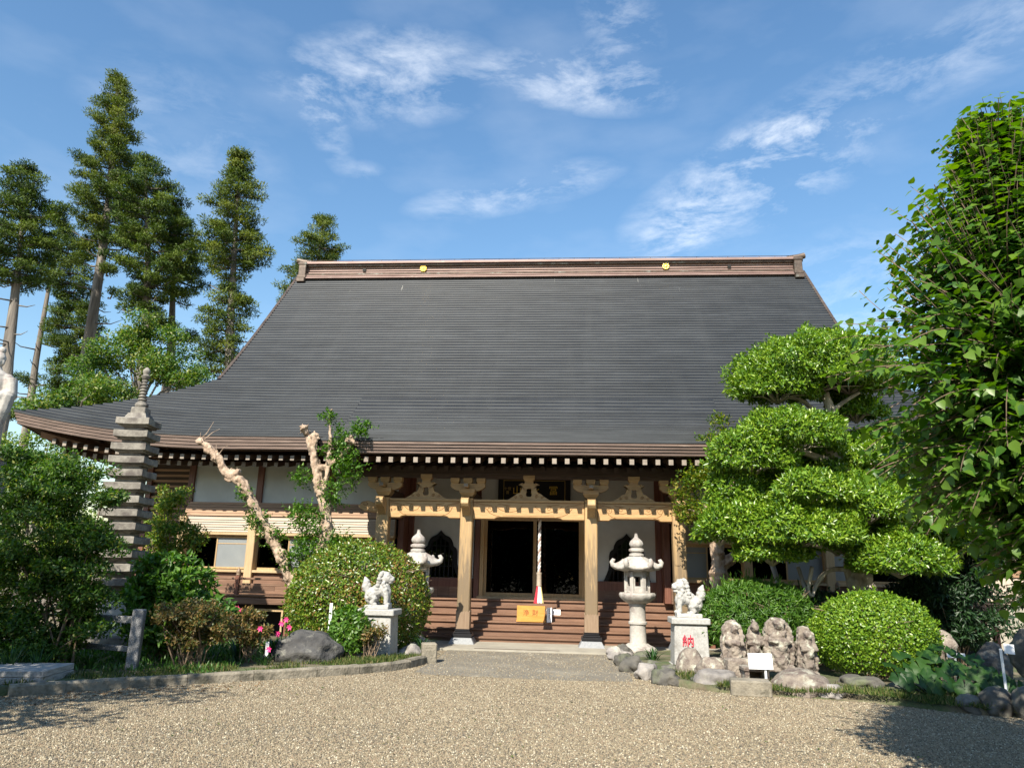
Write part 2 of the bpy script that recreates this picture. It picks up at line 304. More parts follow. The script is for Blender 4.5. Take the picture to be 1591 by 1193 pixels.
def roofmat():
    m = bpy.data.materials.new('dark copper roofing'); m.use_nodes = True; t = m.node_tree; L = t.links.new; b = t.nodes['Principled BSDF']
    tc = N(t, 'ShaderNodeTexCoord'); oi = N(t, 'ShaderNodeObjectInfo')
    mp = N(t, 'ShaderNodeMapping'); mp.inputs['Scale'].default_value = (.35, .8, .8); L(tc.outputs['Object'], mp.inputs[0])
    n = N(t, 'ShaderNodeTexNoise'); n.inputs['Scale'].default_value = 2.; n.inputs['Detail'].default_value = 8; L(mp.outputs[0], n.inputs['Vector'])
    cr = N(t, 'ShaderNodeValToRGB'); e = cr.color_ramp.elements; e[0].position, e[1].position = .3, .72; e[0].color = (.007, .0085, .011, 1); e[1].color = (.020, .022, .025, 1); L(n.outputs['Fac'], cr.inputs[0])
    hs = N(t, 'ShaderNodeHueSaturation'); v = N(t, 'ShaderNodeMapRange'); v.inputs[3].default_value, v.inputs[4].default_value = .82, 1.2; L(oi.outputs['Random'], v.inputs[0]); L(v.outputs[0], hs.inputs['Value'])
    # butt joints of the sheets, shifted from course to course, and long weather streaks
    s0 = N(t, 'ShaderNodeSeparateXYZ'); L(tc.outputs['Object'], s0.inputs[0]); ma = N(t, 'ShaderNodeMath', operation='MULTIPLY_ADD'); ma.inputs[1].default_value = .55; L(s0.outputs[0], ma.inputs[0]); rm = N(t, 'ShaderNodeMath', operation='MULTIPLY'); rm.inputs[1].default_value = 7.; L(oi.outputs['Random'], rm.inputs[0]); L(rm.outputs[0], ma.inputs[2])
    fr = N(t, 'ShaderNodeMath', operation='FRACT'); L(ma.outputs[0], fr.inputs[0]); jt = N(t, 'ShaderNodeMath', operation='LESS_THAN'); jt.inputs[1].default_value = .012; L(fr.outputs[0], jt.inputs[0])
    m9 = N(t, 'ShaderNodeMapping'); m9.inputs['Scale'].default_value = (1.6, .10, .10); L(tc.outputs['Object'], m9.inputs[0]); n9 = N(t, 'ShaderNodeTexNoise'); n9.inputs['Scale'].default_value = 1.4; n9.inputs['Detail'].default_value = 7; L(m9.outputs[0], n9.inputs['Vector'])
    r9 = N(t, 'ShaderNodeMapRange'); r9.inputs[1].default_value, r9.inputs[2].default_value = .5, .75; r9.inputs[4].default_value = .35; L(n9.outputs['Fac'], r9.inputs[0])
    w9 = N(t, 'ShaderNodeMixRGB'); w9.inputs[2].default_value = (.040, .041, .041, 1); L(r9.outputs[0], w9.inputs[0]); L(cr.outputs[0], w9.inputs[1])
    j9 = N(t, 'ShaderNodeMixRGB'); j9.inputs[2].default_value = (.010, .010, .010, 1); L(jt.outputs[0], j9.inputs[0]); L(w9.outputs[0], j9.inputs[1]); L(j9.outputs[0], hs.inputs['Color'])
    # bird streaks running down below the ridge
    sp = N(t, 'ShaderNodeSeparateXYZ'); L(tc.outputs['Object'], sp.inputs[0])
    m2 = N(t, 'ShaderNodeMapping'); m2.inputs['Scale'].default_value = (5.5, .22, .22); L(tc.outputs['Object'], m2.inputs[0])
    n2 = N(t, 'ShaderNodeTexNoise'); n2.inputs['Scale'].default_value = 3.; n2.inputs['Detail'].default_value = 3; L(m2.outputs[0], n2.inputs['Vector'])
    zr = N(t, 'ShaderNodeMapRange'); zr.inputs[1].default_value, zr.inputs[2].default_value = 10.6, 12.1; zr.inputs[3].default_value, zr.inputs[4].default_value = -.05, .095; L(sp.outputs[2], zr.inputs[0])
    ad = N(t, 'ShaderNodeMath', operation='ADD'); L(n2.outputs['Fac'], ad.inputs[0]); L(zr.outputs[0], ad.inputs[1])
    rs = N(t, 'ShaderNodeMapRange'); rs.inputs[1].default_value, rs.inputs[2].default_value = .765, .80; rs.inputs[4].default_value = .75; L(ad.outputs[0], rs.inputs[0])
    mx = N(t, 'ShaderNodeMixRGB'); mx.inputs[2].default_value = (.55, .53, .45, 1); L(rs.outputs[0], mx.inputs[0]); L(hs.outputs[0], mx.inputs[1]); L(mx.outputs[0], b.inputs['Base Color'])
    b.inputs['Roughness'].default_value = .5; b.inputs['Metallic'].default_value = .0; b.inputs['Specular IOR Level'].default_value = .32
    return m
M['roof'] = roofmat(); M['roof_lip'] = pmat('worn copper sheet edge', (.013, .0155, .018), (.036, .040, .044), 2., (.5, 3, 3), .5, 0, vary=.2)  # lips paler than the sheets: edge highlight put into the colour
def gravelmat(name, pebble=False):
    m = bpy.data.materials.new(name); m.use_nodes = True; t = m.node_tree; L = t.links.new; b = t.nodes['Principled BSDF']; b.inputs['Roughness'].default_value = .85
    cr = N(t, 'ShaderNodeValToRGB'); cr.color_ramp.interpolation = 'LINEAR'; e = cr.color_ramp.elements
    stops = [(.0, (.080, .068, .050)), (.2, (.162, .134, .090)), (.45, (.245, .200, .130)), (.65, (.285, .234, .150)), (.82, (.215, .150, .098)), (.92, (.355, .305, .212)), (1., (.52, .475, .36))]
    e[0].position, e[1].position = 0., 1.; e[0].color = (*stops[0][1], 1); e[1].color = (*stops[-1][1], 1)
    for p, c in stops[1:-1]: q = e.new(p); q.color = (*c, 1)
    if pebble:
        oi = N(t, 'ShaderNodeObjectInfo'); L(oi.outputs['Random'], cr.inputs[0]); L(cr.outputs[0], b.inputs['Base Color']); return m
    tc = N(t, 'ShaderNodeTexCoord'); vo = N(t, 'ShaderNodeTexVoronoi'); vo.inputs['Scale'].default_value = 34.; L(tc.outputs['Object'], vo.inputs['Vector'])
    se = N(t, 'ShaderNodeSeparateXYZ'); L(vo.outputs['Color'], se.inputs[0]); L(se.outputs[0], cr.inputs[0])
    nz = N(t, 'ShaderNodeTexNoise'); nz.inputs['Scale'].default_value = .45; nz.inputs['Detail'].default_value = 5; L(tc.outputs['Object'], nz.inputs['Vector'])
    mr = N(t, 'ShaderNodeMapRange'); mr.inputs[1].default_value, mr.inputs[2].default_value, mr.inputs[3].default_value, mr.inputs[4].default_value = .3, .7, .82, 1.15; L(nz.outputs['Fac'], mr.inputs[0])
    hs = N(t, 'ShaderNodeHueSaturation'); L(mr.outputs[0], hs.inputs['Value']); L(cr.outputs[0], hs.inputs['Color']); L(hs.outputs[0], b.inputs['Base Color'])
    iv = N(t, 'ShaderNodeMath', operation='SUBTRACT'); iv.inputs[0].default_value = 1.; L(vo.outputs['Distance'], iv.inputs[1])
    bp = N(t, 'ShaderNodeBump'); bp.inputs['Strength'].default_value = .9; bp.inputs['Distance'].default_value = .02; L(iv.outputs[0], bp.inputs['Height']); L(bp.outputs[0], b.inputs['Normal'])
    return m
M['gravel'] = gravelmat('gravel bed'); M['pebble'] = gravelmat('gravel stones', True)
M['lf_bright'] = leafmat('bright clipped leaves', [(.042, .112, .009), (.125, .24, .014), (.28, .39, .035)], .34, .25, .55)
M['lf_azalea'] = leafmat('azalea leaves', [(.035, .085, .008), (.10, .175, .014), (.20, .29, .028), (.29, .155, .05)], .33, .25, .7)
M['lf_mid'] = leafmat('mid green leaves', [(.022, .06, .012), (.045, .12, .018), (.085, .19, .03)], .4, .3)
M['lf_fresh'] = leafmat('fresh green leaves', [(.03, .085, .012), (.075, .175, .02), (.15, .27, .035)], .42, .35)
M['lf_maple'] = leafmat('layered yellow green leaves', [(.028, .075, .008), (.085, .165, .012), (.18, .27, .02), (.32, .28, .05)], .45, .4)
M['lf_deep'] = leafmat('deep green layered leaves', [(.016, .05, .008), (.045, .11, .012), (.10, .19, .02), (.22, .24, .04)], .45, .38)
M['lf_brown'] = leafmat('bronze tinged leaves', [(.04, .06, .015), (.09, .11, .025), (.20, .12, .04), (.26, .17, .05)], .45, .3)
M['lf_cedar'] = leafmat('cedar sprays', [(.018, .040, .008), (.054, .094, .012), (.125, .17, .024)], .6, .25, .3)
M['lf_cedar_warm'] = leafmat('warm green cedar sprays', [(.024, .050, .008), (.075, .115, .014), (.17, .20, .028)], .6, .25, .3)  # warmer, paler green than the other cedars
M['lf_dark'] = leafmat('dark evergreen leaves', [(.010, .03, .010), (.018, .05, .014), (.035, .085, .02)], .45, .2)
M['lf_big'] = leafmat('broad garden leaves', [(.009, .034, .006), (.018, .058, .009), (.038, .09, .013)], .5, .2, .35)
M['lf_heart'] = leafmat('heart shaped leaves', [(.022, .068, .010), (.052, .132, .014), (.14, .24, .028)], .38, .40, .45)
M['lf_strap'] = leafmat('strap leaves', [(.015, .05, .015), (.03, .09, .02), (.06, .13, .03)], .4, .25)
M['lf_grass'] = leafmat('grass blades', [(.03, .06, .012), (.06, .11, .02), (.13, .17, .04), (.24, .20, .09)], .6, .3, .3)
M['litter'] = leafmat('fallen leaves', [(.10, .06, .03), (.18, .10, .045), (.30, .19, .09)], .8, .1, .2)

def column_wood():
    m = M['wood_z'].copy(); m.name = 'weathered porch column wood'; t = m.node_tree; L = t.links.new; b = t.nodes['Principled BSDF']; src = b.inputs['Base Color'].links[0].from_socket
    tc = N(t, 'ShaderNodeTexCoord'); sp = N(t, 'ShaderNodeSeparateXYZ'); L(tc.outputs['Object'], sp.inputs[0]); mp = N(t, 'ShaderNodeMapping'); mp.inputs['Scale'].default_value = (9, 9, .9); L(tc.outputs['Object'], mp.inputs[0])
    n = N(t, 'ShaderNodeTexNoise'); n.inputs['Scale'].default_value = 2.2; n.inputs['Detail'].default_value = 6; n.inputs['Distortion'].default_value = .8; L(mp.outputs[0], n.inputs['Vector'])
    r = N(t, 'ShaderNodeMapRange'); r.inputs[1].default_value, r.inputs[2].default_value, r.inputs[3].default_value, r.inputs[4].default_value = 1.0, 2.9, .30, -.30; L(sp.outputs[2], r.inputs[0])
    a = N(t, 'ShaderNodeMath', operation='ADD'); L(n.outputs['Fac'], a.inputs[0]); L(r.outputs[0], a.inputs[1]); q = N(t, 'ShaderNodeMapRange'); q.inputs[1].default_value, q.inputs[2].default_value, q.inputs[4].default_value = .36, .66, .9; L(a.outputs[0], q.inputs[0])
    mx = N(t, 'ShaderNodeMixRGB'); mx.inputs[2].default_value = (.165, .12, .072, 1); L(q.outputs[0], mx.inputs[0]); L(src, mx.inputs[1]); L(mx.outputs[0], b.inputs['Base Color']); return m
M['column'] = column_wood()

# ---------------------------------------------------------------- ground
def inpoly(x, y, P):
    c = False; n = len(P)
    for i in range(n):
        (x1, y1), (x2, y2) = P[i], P[(i+1) % n]
        if (y1 > y) != (y2 > y) and x < (x2-x1)*(y-y1)/(y2-y1)+x1: c = not c
    return c
def catmull(P, k=6):
    out = []
    for i in range(len(P)-1):
        p0, p1, p2, p3 = P[max(i-1, 0)], P[i], P[i+1], P[min(i+2, len(P)-1)]
        for j in range(k):
            t = j/k; out.append(tuple(.5*((2*b)+(-a+c)*t+(2*a-5*b+4*c-d)*t*t+(-a+3*b-3*c+d)*t**3) for a, b, c, d in zip(p0, p1, p2, p3)))
    out.append(tuple(P[-1])); return out
tag(MB().add([(-400, -150, 0), (400, -150, 0), (400, 700, 0), (-400, 700, 0)], [(0, 1, 2, 3)]).build('gravel_ground', M['gravel']), kind='structure')
KERB = catmull([(-6.0, -8.15), (-5.2, -7.35), (-4.2, -6.6), (-2.95, -5.62), (-2.15, -4.85), (-1.75, -4.1), (-1.62, -3.3)], 5)
LBED = [(x-.06, y+.05) for x, y in KERB]+[(-1.72, -2.6), (-2.1, -1.3), (-4.3, -.9), (-4.4, -.2), (-16, -.2), (-30, 4), (-30, -9), (-9, -9.2)]
RB = catmull([(1.95, -1.35), (1.98, -3.0), (2.25, -4.6), (2.75, -5.5), (3.6, -5.95), (5.0, -6.2), (6.0, -6.85), (7.2, -7.2), (9.5, -8.2)], 4)
RBED = RB+[(30, -9), (30, 2), (13, 2), (4.5, -.2), (4.4, -.9), (2.4, -1.15)]
def bed_height(x, y, P):
    return .10+.03*mnoise.noise(Vector((x*1.1, y*1.1, 0)))+.02*mnoise.noise(Vector((x*4, y*4, 3)))
def bed(name, P, name2=True):
    P2 = P; xs = [p[0] for p in P2]; ys = [p[1] for p in P2]
    bm = bmesh.new(); vs = [bm.verts.new((x, y, 0)) for x, y in P2]; bm.faces.new(vs)
    bmesh.ops.triangulate(bm, faces=bm.faces[:]); 
    bmesh.ops.subdivide_edges(bm, edges=[e for e in bm.edges if e.calc_length() > .5], cuts=5, use_grid_fill=True)
    edge = set(v for e in bm.edges if len(e.link_faces) == 1 for v in e.verts)
    for v in bm.verts: v.co.z = bed_height(v.co.x, v.co.y, P2)*(1. if v not in edge else (1. if name2 else .08))
    # earth side down to the gravel
    be = [e for e in bm.edges if len(e.link_faces) == 1]
    r = bmesh.ops.extrude_edge_only(bm, edges=be)
    for v in [g for g in r['geom'] if isinstance(g, bmesh.types.BMVert)]: v.co.z = -.05
    me = bpy.data.meshes.new(name); bm.to_mesh(me); bm.free(); me.shade_smooth(); me.materials.append(M['soil'])
    return tag(new(name, me), kind='structure')
bed('planting_bed', LBED); bed('planting_bed', RBED, False)
def slab(name, P, z, m, z0=-.02):
    n = len(P); b = MB().add([(x, y, z0) for x, y in P]+[(x, y, z) for x, y in P], [tuple(range(n, 2*n))]+[(i, (i+1) % n, n+(i+1) % n, n+i) for i in range(n)])
    return tag(b.build(name, m), kind='structure')
PATH = [(-1.58, -4.75), (-1.2, -5.0), (0, -5.08), (1.2, -5.1), (1.95, -5.0), (2.0, -3.4), (1.9, -1.24), (-1.6, -1.24), (-1.52, -3.0)]
slab('path', PATH, .012, M['path'])
slab('apron', [(-4.6, -1.22), (4.6, -1.22), (4.6, .5), (-4.6, .5)], .045, M['apron'])
b = MB().box(-1.05, .75, -1.12, -1.05, .035, .049); tag(b.build('drain_slot', M['ridge_dark']), kind='structure')
# kerb of the left bed, block by block
kr = new('kerb'); tag(kr, kind='structure')
acc = 0; KP = [Vector((x, y, 0)) for x, y in KERB]
def kerb_block(a, c, k):
    d = (c-a).normalized(); nrm = Vector((-d.y, d.x, 0)); b = MB(); g = .004; n = 5; rows = []
    h = .145+.02*mnoise.noise(a*2.)
    for i in range(n+1):
        p = a+d*g+(c-a-2*g*d)*(i/n); j = lambda s: .010*mnoise.noise(Vector((p.x*9, p.y*9, s)))
        rows.append([p-nrm*(.065+j(1))+Vector((0, 0, -.02)), p-nrm*(.065+j(2))+Vector((0, 0, h-.03+j(3))), p-nrm*(.04+j(4))+Vector((0, 0, h+j(5))), p+nrm*.07+Vector((0, 0, h-.005+j(6))), p+nrm*.075+Vector((0, 0, -.02))])
    vs = [v for r in rows for v in r]; fs = [(i*5+q, (i+1)*5+q, (i+1)*5+q+1, i*5+q+1) for i in range(n) for q in range(4)]+[(0, 1, 2, 3, 4), tuple(n*5+q for q in (4, 3, 2, 1, 0))]
    b.add(vs, fs); b.build('kerb_stone', M['kerb'], kr)
i = 0
while i < len(KP)-1:
    j = min(i+3, len(KP)-1); 
    if (KP[j]-KP[i]).length > .02: kerb_block(KP[i], KP[j], i)
    i = j
# loose gravel stones over the forecourt in view
def scatter(name, faces_mesh, inst, density, smin, smax, seed, mat=None):
    o = new(name, faces_mesh); ng = bpy.data.node_groups.new(name, 'GeometryNodeTree')
    ng.interface.new_socket('Geometry', in_out='INPUT', socket_type='NodeSocketGeometry'); ng.interface.new_socket('Geometry', in_out='OUTPUT', socket_type='NodeSocketGeometry')
    gi, go = ng.nodes.new('NodeGroupInput'), ng.nodes.new('NodeGroupOutput'); L = ng.links.new
    d = ng.nodes.new('GeometryNodeDistributePointsOnFaces'); d.inputs['Density'].default_value = density; d.inputs['Seed'].default_value = seed
    L(gi.outputs[0], d.inputs['Mesh'])
    tn = ng.nodes.new('ShaderNodeTexNoise'); tn.inputs['Scale'].default_value = .8; tn.inputs['Detail'].default_value = 4.; mr = ng.nodes.new('ShaderNodeMapRange'); mr.inputs[1].default_value = .35; mr.inputs[2].default_value = .62; mr.inputs[3].default_value = density*.35; mr.inputs[4].default_value = density*1.15
    po = ng.nodes.new('GeometryNodeInputPosition'); L(po.outputs[0], tn.inputs['Vector']); L(tn.outputs[0], mr.inputs[0]); L(mr.outputs[0], d.inputs['Density'])      # drifts and thin patches
    ci = ng.nodes.new('GeometryNodeObjectInfo'); ci.inputs[0].default_value = inst
    ip = ng.nodes.new('GeometryNodeInstanceOnPoints'); L(d.outputs[0], ip.inputs['Points']); L(ci.outputs['Geometry'], ip.inputs['Instance'])
    rr = ng.nodes.new('FunctionNodeRandomValue'); rr.data_type = 'FLOAT_VECTOR'; rr.inputs[1].default_value = (6.28, 6.28, 6.28); L(rr.outputs[0], ip.inputs['Rotation'])
    rs = ng.nodes.new('FunctionNodeRandomValue'); rs.data_type = 'FLOAT'; rs.inputs[2].default_value = smin; rs.inputs[3].default_value = smax; L(rs.outputs[1], ip.inputs['Scale'])
    L(ip.outputs[0], go.inputs[0]); md = o.modifiers.new('scatter', 'NODES'); md.node_group = ng; return o
def court_mesh():
    vs, fs = [], []; s = .2
    for iy in range(int((12-3.4)/s)):
        y = -12+iy*s; w = (y+17.5)*.80+.6
        for ix in range(int(2*w/s)+1):
            x = .949-.08*(y+17.5)-w+ix*s; cx, cy = x+s/2, y+s/2
            if inpoly(cx, cy, LBED) or inpoly(cx, cy, RBED) or inpoly(cx, cy, PATH) : continue
            k = len(vs); vs += [(x, y, .002), (x+s, y, .002), (x+s, y+s, .002), (x, y+s, .002)]; fs.append((k, k+1, k+2, k+3))
    me = bpy.data.meshes.new('forecourt'); me.from_pydata(vs, [], fs); return me
pb = MB().ball((0, 0, -50), (.0135, .011, .008), 1, nz=.25, ns=2.); pe = pb.mesh('gravel_stone'); 
for v in pe.vertices: v.co.z += 50
pe.materials.append(M['pebble']); pe.shade_smooth()
peb = new('gravel_stone', pe); peb.location = (0, 60, -3); tag(peb, kind='stuff')
def path_mesh():
    vs, fs = [], []; s = .2
    for iy in range(19):
        for ix in range(18):
            x, y = -1.6+ix*s, -5.1+iy*s
            if not inpoly(x+s/2, y+s/2, PATH): continue
            k = len(vs); vs += [(x, y, .013), (x+s, y, .013), (x+s, y+s, .013), (x, y+s, .013)]; fs.append((k, k+1, k+2, k+3))
    me = bpy.data.meshes.new('path_face'); me.from_pydata(vs, [], fs); return me
g = scatter('gravel_stones', path_mesh(), peb, 420, .4, 1.0, 5); tag(g, 'thin strewn gravel lying on the concrete path', 'gravel', kind='stuff')
g = scatter('gravel_stones', court_mesh(), peb, 3600, .42, 1.0, 3); tag(g, 'loose grey and beige gravel spread over the forecourt', 'gravel', kind='stuff')

# ---------------------------------------------------------------- the temple hall
hall = thing('temple_hall', 'wide wooden temple hall with sweeping dark copper roof and carved front porch', 'temple')
YR = 8.0                                            # ridge line; the hall is symmetrical about X=0 and Y=YR
_pc = np.polyfit([8.0, 7.7, 6.84, 5.72, 4.88, 3.99, 3.0, 2.46, 1.2, -.1], [12.38, 12.05, 11.15, 9.95, 9.02, 8.09, 7.14, 6.64, 5.66, 4.72], 3)
def roofZ(y): return float(np.polyval(_pc, y))
YK, LV, YE = 2.75, 9.27, -.12
def rowL(y): 
    s = max(0., (YK-y)/(YK-YE)); return LV+3.35*s**.95
def rowS(y): return max(0., (YK-y)/(YK-YE))
def upturn(q): return max(0., (abs(q)-.60)/.40)**2.3
def ring(y, inset=0., dz=0., n=33, full=None):
    """points round the roof at front line y: front left->right, right side, back, left side"""
    L = rowL(y); s = rowS(y); L -= inset; z = roofZ(y)+dz; yf = y+inset; yb = 2*YR-yf; out = []
    us = [math.sin((-1+2*i/(n-1))*math.pi/2*.9)/math.sin(math.pi/2*.9) for i in range(n)]
    U = .56*s**1.6; FL = .42*s**1.6
    for u in us: g_ = upturn(u); out.append((u*(L+FL*g_*1.0), yf-.15*g_*s, z+U*g_))
    if full is False: return out
    h = (yb-yf)/2; c = YR
    for u in us[1:-1]: g_ = upturn(u); out.append((L+FL*g_, c+u*h, z+U*g_))
    for u in us[::-1]: g_ = upturn(u); out.append((u*(L+FL*g_), yb+.15*g_*s, z+U*g_))
    for u in us[1:-1][::-1]: g_ = upturn(u); out.append((-L-FL*g_, c+u*h, z+U*g_))
    return out
roof = MB()
# under-sheet of the roof (boards below the courses)
RR = [ring(y, dz=-.09) for y in np.linspace(YK, YE+.12, 9)]; n = len(RR[0])
roof.add([p for r in RR for p in r], [(j*n+i, j*n+(i+1) % n, (j+1)*n+(i+1) % n, (j+1)*n+i) for j in range(8) for i in range(n)])
for sgn in (1, -1):
    P = [[(x, y if sgn > 0 else 2*YR-y, roofZ(y)-.10) for x in (-LV+.1, LV-.1)] for y in np.linspace(YK, YR, 12)]
    roof.add([p for r in P for p in r], [(2*i, 2*i+1, 2*i+3, 2*i+2) for i in range(11)])
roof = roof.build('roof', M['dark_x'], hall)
# courses of copper sheet, eave to ridge
def slope_rows(y0, y1, k):
    ys = np.linspace(y0, y1, 400); zs = np.polyval(_pc, ys); d = np.r_[0, np.cumsum(np.hypot(np.diff(ys), np.diff(zs)))]
    return np.interp(np.linspace(0, d[-1], k+1), d, ys)
NROW = 64; rows = slope_rows(YE, 7.85, NROW)
LIP = .042
for k in range(NROW):
    ylo, yhi = rows[k], rows[k+1]; b = MB()
    def course(b, n, closed):
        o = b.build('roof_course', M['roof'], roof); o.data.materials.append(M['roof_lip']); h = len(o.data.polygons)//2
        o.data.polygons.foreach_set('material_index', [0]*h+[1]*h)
    if ylo < YK:
        A, Bt, Bb = ring(yhi), ring(ylo, dz=LIP), ring(ylo, dz=-.012); n = len(A)
        b.add(A+Bt+Bb, [(i, (i+1) % n, n+(i+1) % n, n+i) for i in range(n)]+[(n+i, n+(i+1) % n, 2*n+(i+1) % n, 2*n+i) for i in range(n)]); course(b, n, 1)
    else:
        for sg in (1, -1):
            b = MB(); xs = np.linspace(-LV, LV, 25)
            # slight sag of the course line, as real sheets have
            J = lambda x, y: .006*mnoise.noise(Vector((x*1.3, y*2, 0)))
            f = lambda y, dz: [(x, y if sg > 0 else 2*YR-y, roofZ(y)+dz+J(x, y)) for x in xs]
            A, Bt, Bb = f(yhi, 0), f(ylo, LIP), f(ylo, -.012); n = len(A)
            b.add(A+Bt+Bb, [(i, i+1, n+i+1, n+i) for i in range(n-1)]+[(n+i, n+i+1, 2*n+i+1, 2*n+i) for i in range(n-1)]); course(b, n, 0)
# verges: the thick edge of the gables, and the gable walls
for sx in (-1, 1):
    b = MB(); ys = np.linspace(YK-.05, YR-.1, 22)
    for sg in (1, -1):
        v = []
        for y in ys:
            z = roofZ(y); yy = y if sg > 0 else 2*YR-y
            v += [(sx*(LV-.02), yy, z+.045), (sx*(LV+.07), yy, z+.045), (sx*(LV+.07), yy, z-.30), (sx*(LV-.02), yy, z-.30)]
        b.add(v, [(4*i+q, 4*i+(q+1) % 4, 4*i+4+(q+1) % 4, 4*i+4+q) for i in range(21) for q in range(4)])
    b.build('verge', M['ridge_dark'], roof)
    b = MB(); zb = roofZ(YK)-.1
    pts = [(y, roofZ(y)-.12) for y in np.linspace(YK+.3, YR, 10)]; pts = [(YK+.3, zb-.5)]+pts+[(2*YR-y, z) for y, z in pts[::-1][1:]]+[(2*YR-YK-.3, zb-.5)]
    b.add([(sx*(LV-.75), y, z) for y, z in pts], [tuple(range(len(pts)))]); b.build('gable_wall', M['dark_x'], hall)
# eave fascia: four stepped copper bands right round
for k in range(4):
    z0, z1 = -.012-.078*k, -.012-.078*(k+1); ins = .02+.022*k
    R_ = [ring(YE, ins, z0), ring(YE, ins, z1+.014), ring(YE, ins+.022, z1+.008), ring(YE, ins+.022, z1)]; n = len(R_[0])
    b = MB().add([p for r in R_ for p in r], [(j*n+i, j*n+(i+1) % n, (j+1)*n+(i+1) % n, (j+1)*n+i) for j in range(3) for i in range(n)]); b.build('eave_band', M['copper'], roof)
R_ = [ring(YE, .155, -.325), ring(YE, .34, -.325), ring(YE, .36, -.22), ring(1.75, .0, -1.30)]; 
R_[3] = [(x*.74, y if 0 else (1.75 if y < YR-5.5 else (2*YR-1.75 if y > YR+5.5 else y)), 4.62) for (x, y, z) in ring(YE, 0, 0)]
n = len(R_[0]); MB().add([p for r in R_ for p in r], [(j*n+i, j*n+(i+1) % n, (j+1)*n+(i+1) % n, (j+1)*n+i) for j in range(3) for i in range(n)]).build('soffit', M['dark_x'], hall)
# porch roof: the main slope carried forward over the steps
PX = 4.72; PY = -1.42
def porchZ(y): 
    t = (1.9-y)/(1.9-PY); z0 = roofZ(1.9); return z0+(-.80*(1.9-PY))*(t-.385*t*t)*(1.0)+.0
_pz = porchZ(PY); PSC = (roofZ(1.9)-4.41)/(roofZ(1.9)-_pz)
def porchZ2(y): return roofZ(1.9)+(porchZ(y)-roofZ(1.9))*PSC
prow = np.linspace(PY, 1.9, 21); pxs = np.r_[np.linspace(-PX, -PX+.5, 4), np.linspace(-PX+.8, PX-.8, 12), np.linspace(PX-.5, PX, 4)]
def pz(x, y):
    e = smoothstep(0, .75, PX-abs(x)); zm = roofZ(max(y, YE))-(0 if y > YE else .25*(YE-y)); zp = porchZ2(y)
    k = smoothstep(-.1, 1.2, y); return zp*(1-k*(1-e))+max(zm, zp-.45)*(k*(1-e))+.012
for k in range(20):
    ylo, yhi = prow[k], prow[k+1]; b = MB(); A = [(x, yhi, pz(x, yhi)) for x in pxs]; Bt = [(x, ylo, pz(x, ylo)+LIP) for x in pxs]; Bb = [(x, ylo, pz(x, ylo)-.012) for x in pxs]; n = len(A)
    b.add(A+Bt+Bb, [(i, i+1, n+i+1, n+i) for i in range(n-1)]+[(n+i, n+i+1, 2*n+i+1, 2*n+i) for i in range(n-1)])
    b.add([(sx*PX, y, pz(PX, y)+dz) for sx in (-1, 1) for y in (ylo, yhi) for dz in (LIP*.5, -.5 if y > 0 else -.2)], [(0, 1, 3, 2), (4, 5, 7, 6)])
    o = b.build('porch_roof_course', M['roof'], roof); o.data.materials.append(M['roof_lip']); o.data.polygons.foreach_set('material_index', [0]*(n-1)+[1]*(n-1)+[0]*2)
for k in range(4):
    z0, z1 = -.012-.064*k, -.012-.064*(k+1); i0 = .02+.03*k; zz = porchZ2(PY)
    b = MB(); prof = [(i0, z0), (i0, z1+.012), (i0+.02, z1+.007), (i0+.02, z1)]
    path = [(-PX, 1.), (-PX, 0), (PX, 0), (PX, 1.)]
    v = []
    for ins, dz in prof: v += [(-PX+ins, -.02, zz+dz+.12), (-PX+ins, PY+ins, zz+dz), (PX-ins, PY+ins, zz+dz), (PX-ins, -.02, zz+dz+.12)]
    b.add(v, [(j*4+i, j*4+i+1, j*4+5+i, j*4+4+i) for j in range(3) for i in range(3)]); b.build('porch_eave_band', M['copper'], roof)
zz = porchZ2(PY)
b = MB().add([(-PX+.13, PY+.14, zz-.268), (PX-.13, PY+.14, zz-.268), (PX-.13, PY+.30, zz-.268), (-PX+.13, PY+.30, zz-.268), (PX-.13, PY+.32, zz-.18), (-PX+.13, PY+.32, zz-.18), (PX-.13, 1.7, 4.72), (-PX+.13, 1.7, 4.72)], [(0, 1, 2, 3), (3, 2, 4, 5), (5, 4, 6, 7)])
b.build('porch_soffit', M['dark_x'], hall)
# rafters (two tiers): pale painted end blocks on dark shafts
def rafter(x, y0, z0, y1, z1, w=.094, h=.115, painted=True):
    k = ('raf', round(y0, 2), round(z0, 2), w, h); 
    if k not in RAF:
        b = MB(); sl = (z1-z0)/(y1-y0); b.add([(dx, y, zz+dz) for y, zz in ((y0+.012, z0), (y1, z1)) for dz in (-h/2, h/2) for dx in (-w/2, w/2)], [(0, 1, 3, 2), (4, 6, 7, 5), (0, 4, 5, 1), (2, 3, 7, 6), (0, 2, 6, 4), (1, 5, 7, 3)])
        me = b.mesh('rafter'); me.materials.append(M['dark_x'])
        e = MB().box(-w/2-.002, w/2+.002, y0-.006, y0+.014, z0-h/2-.002, z0+h/2+.002).mesh('rafter_end'); e.materials.append(M['rafter_end']); RAF[k] = (me, e)
    me, e = RAF[k]; o = new('rafter', me, hall); o.location = (x, 0, 0)
    if painted: new('rafter_end', e, o)
    return o
RAF = {}
SP = .283
for i in range(-16, 17): rafter(i*SP+.05, -1.22, 4.02, 1.7, 4.60)
for i in range(-16, 17):
    o = rafter(i*SP+.05, -.42, 3.95, 1.7, 4.40, .10, .11, False)  # lower porch tier gets no pale ends, standing in for eave shade
zc = lambda x: .56*upturn(x/12.9)
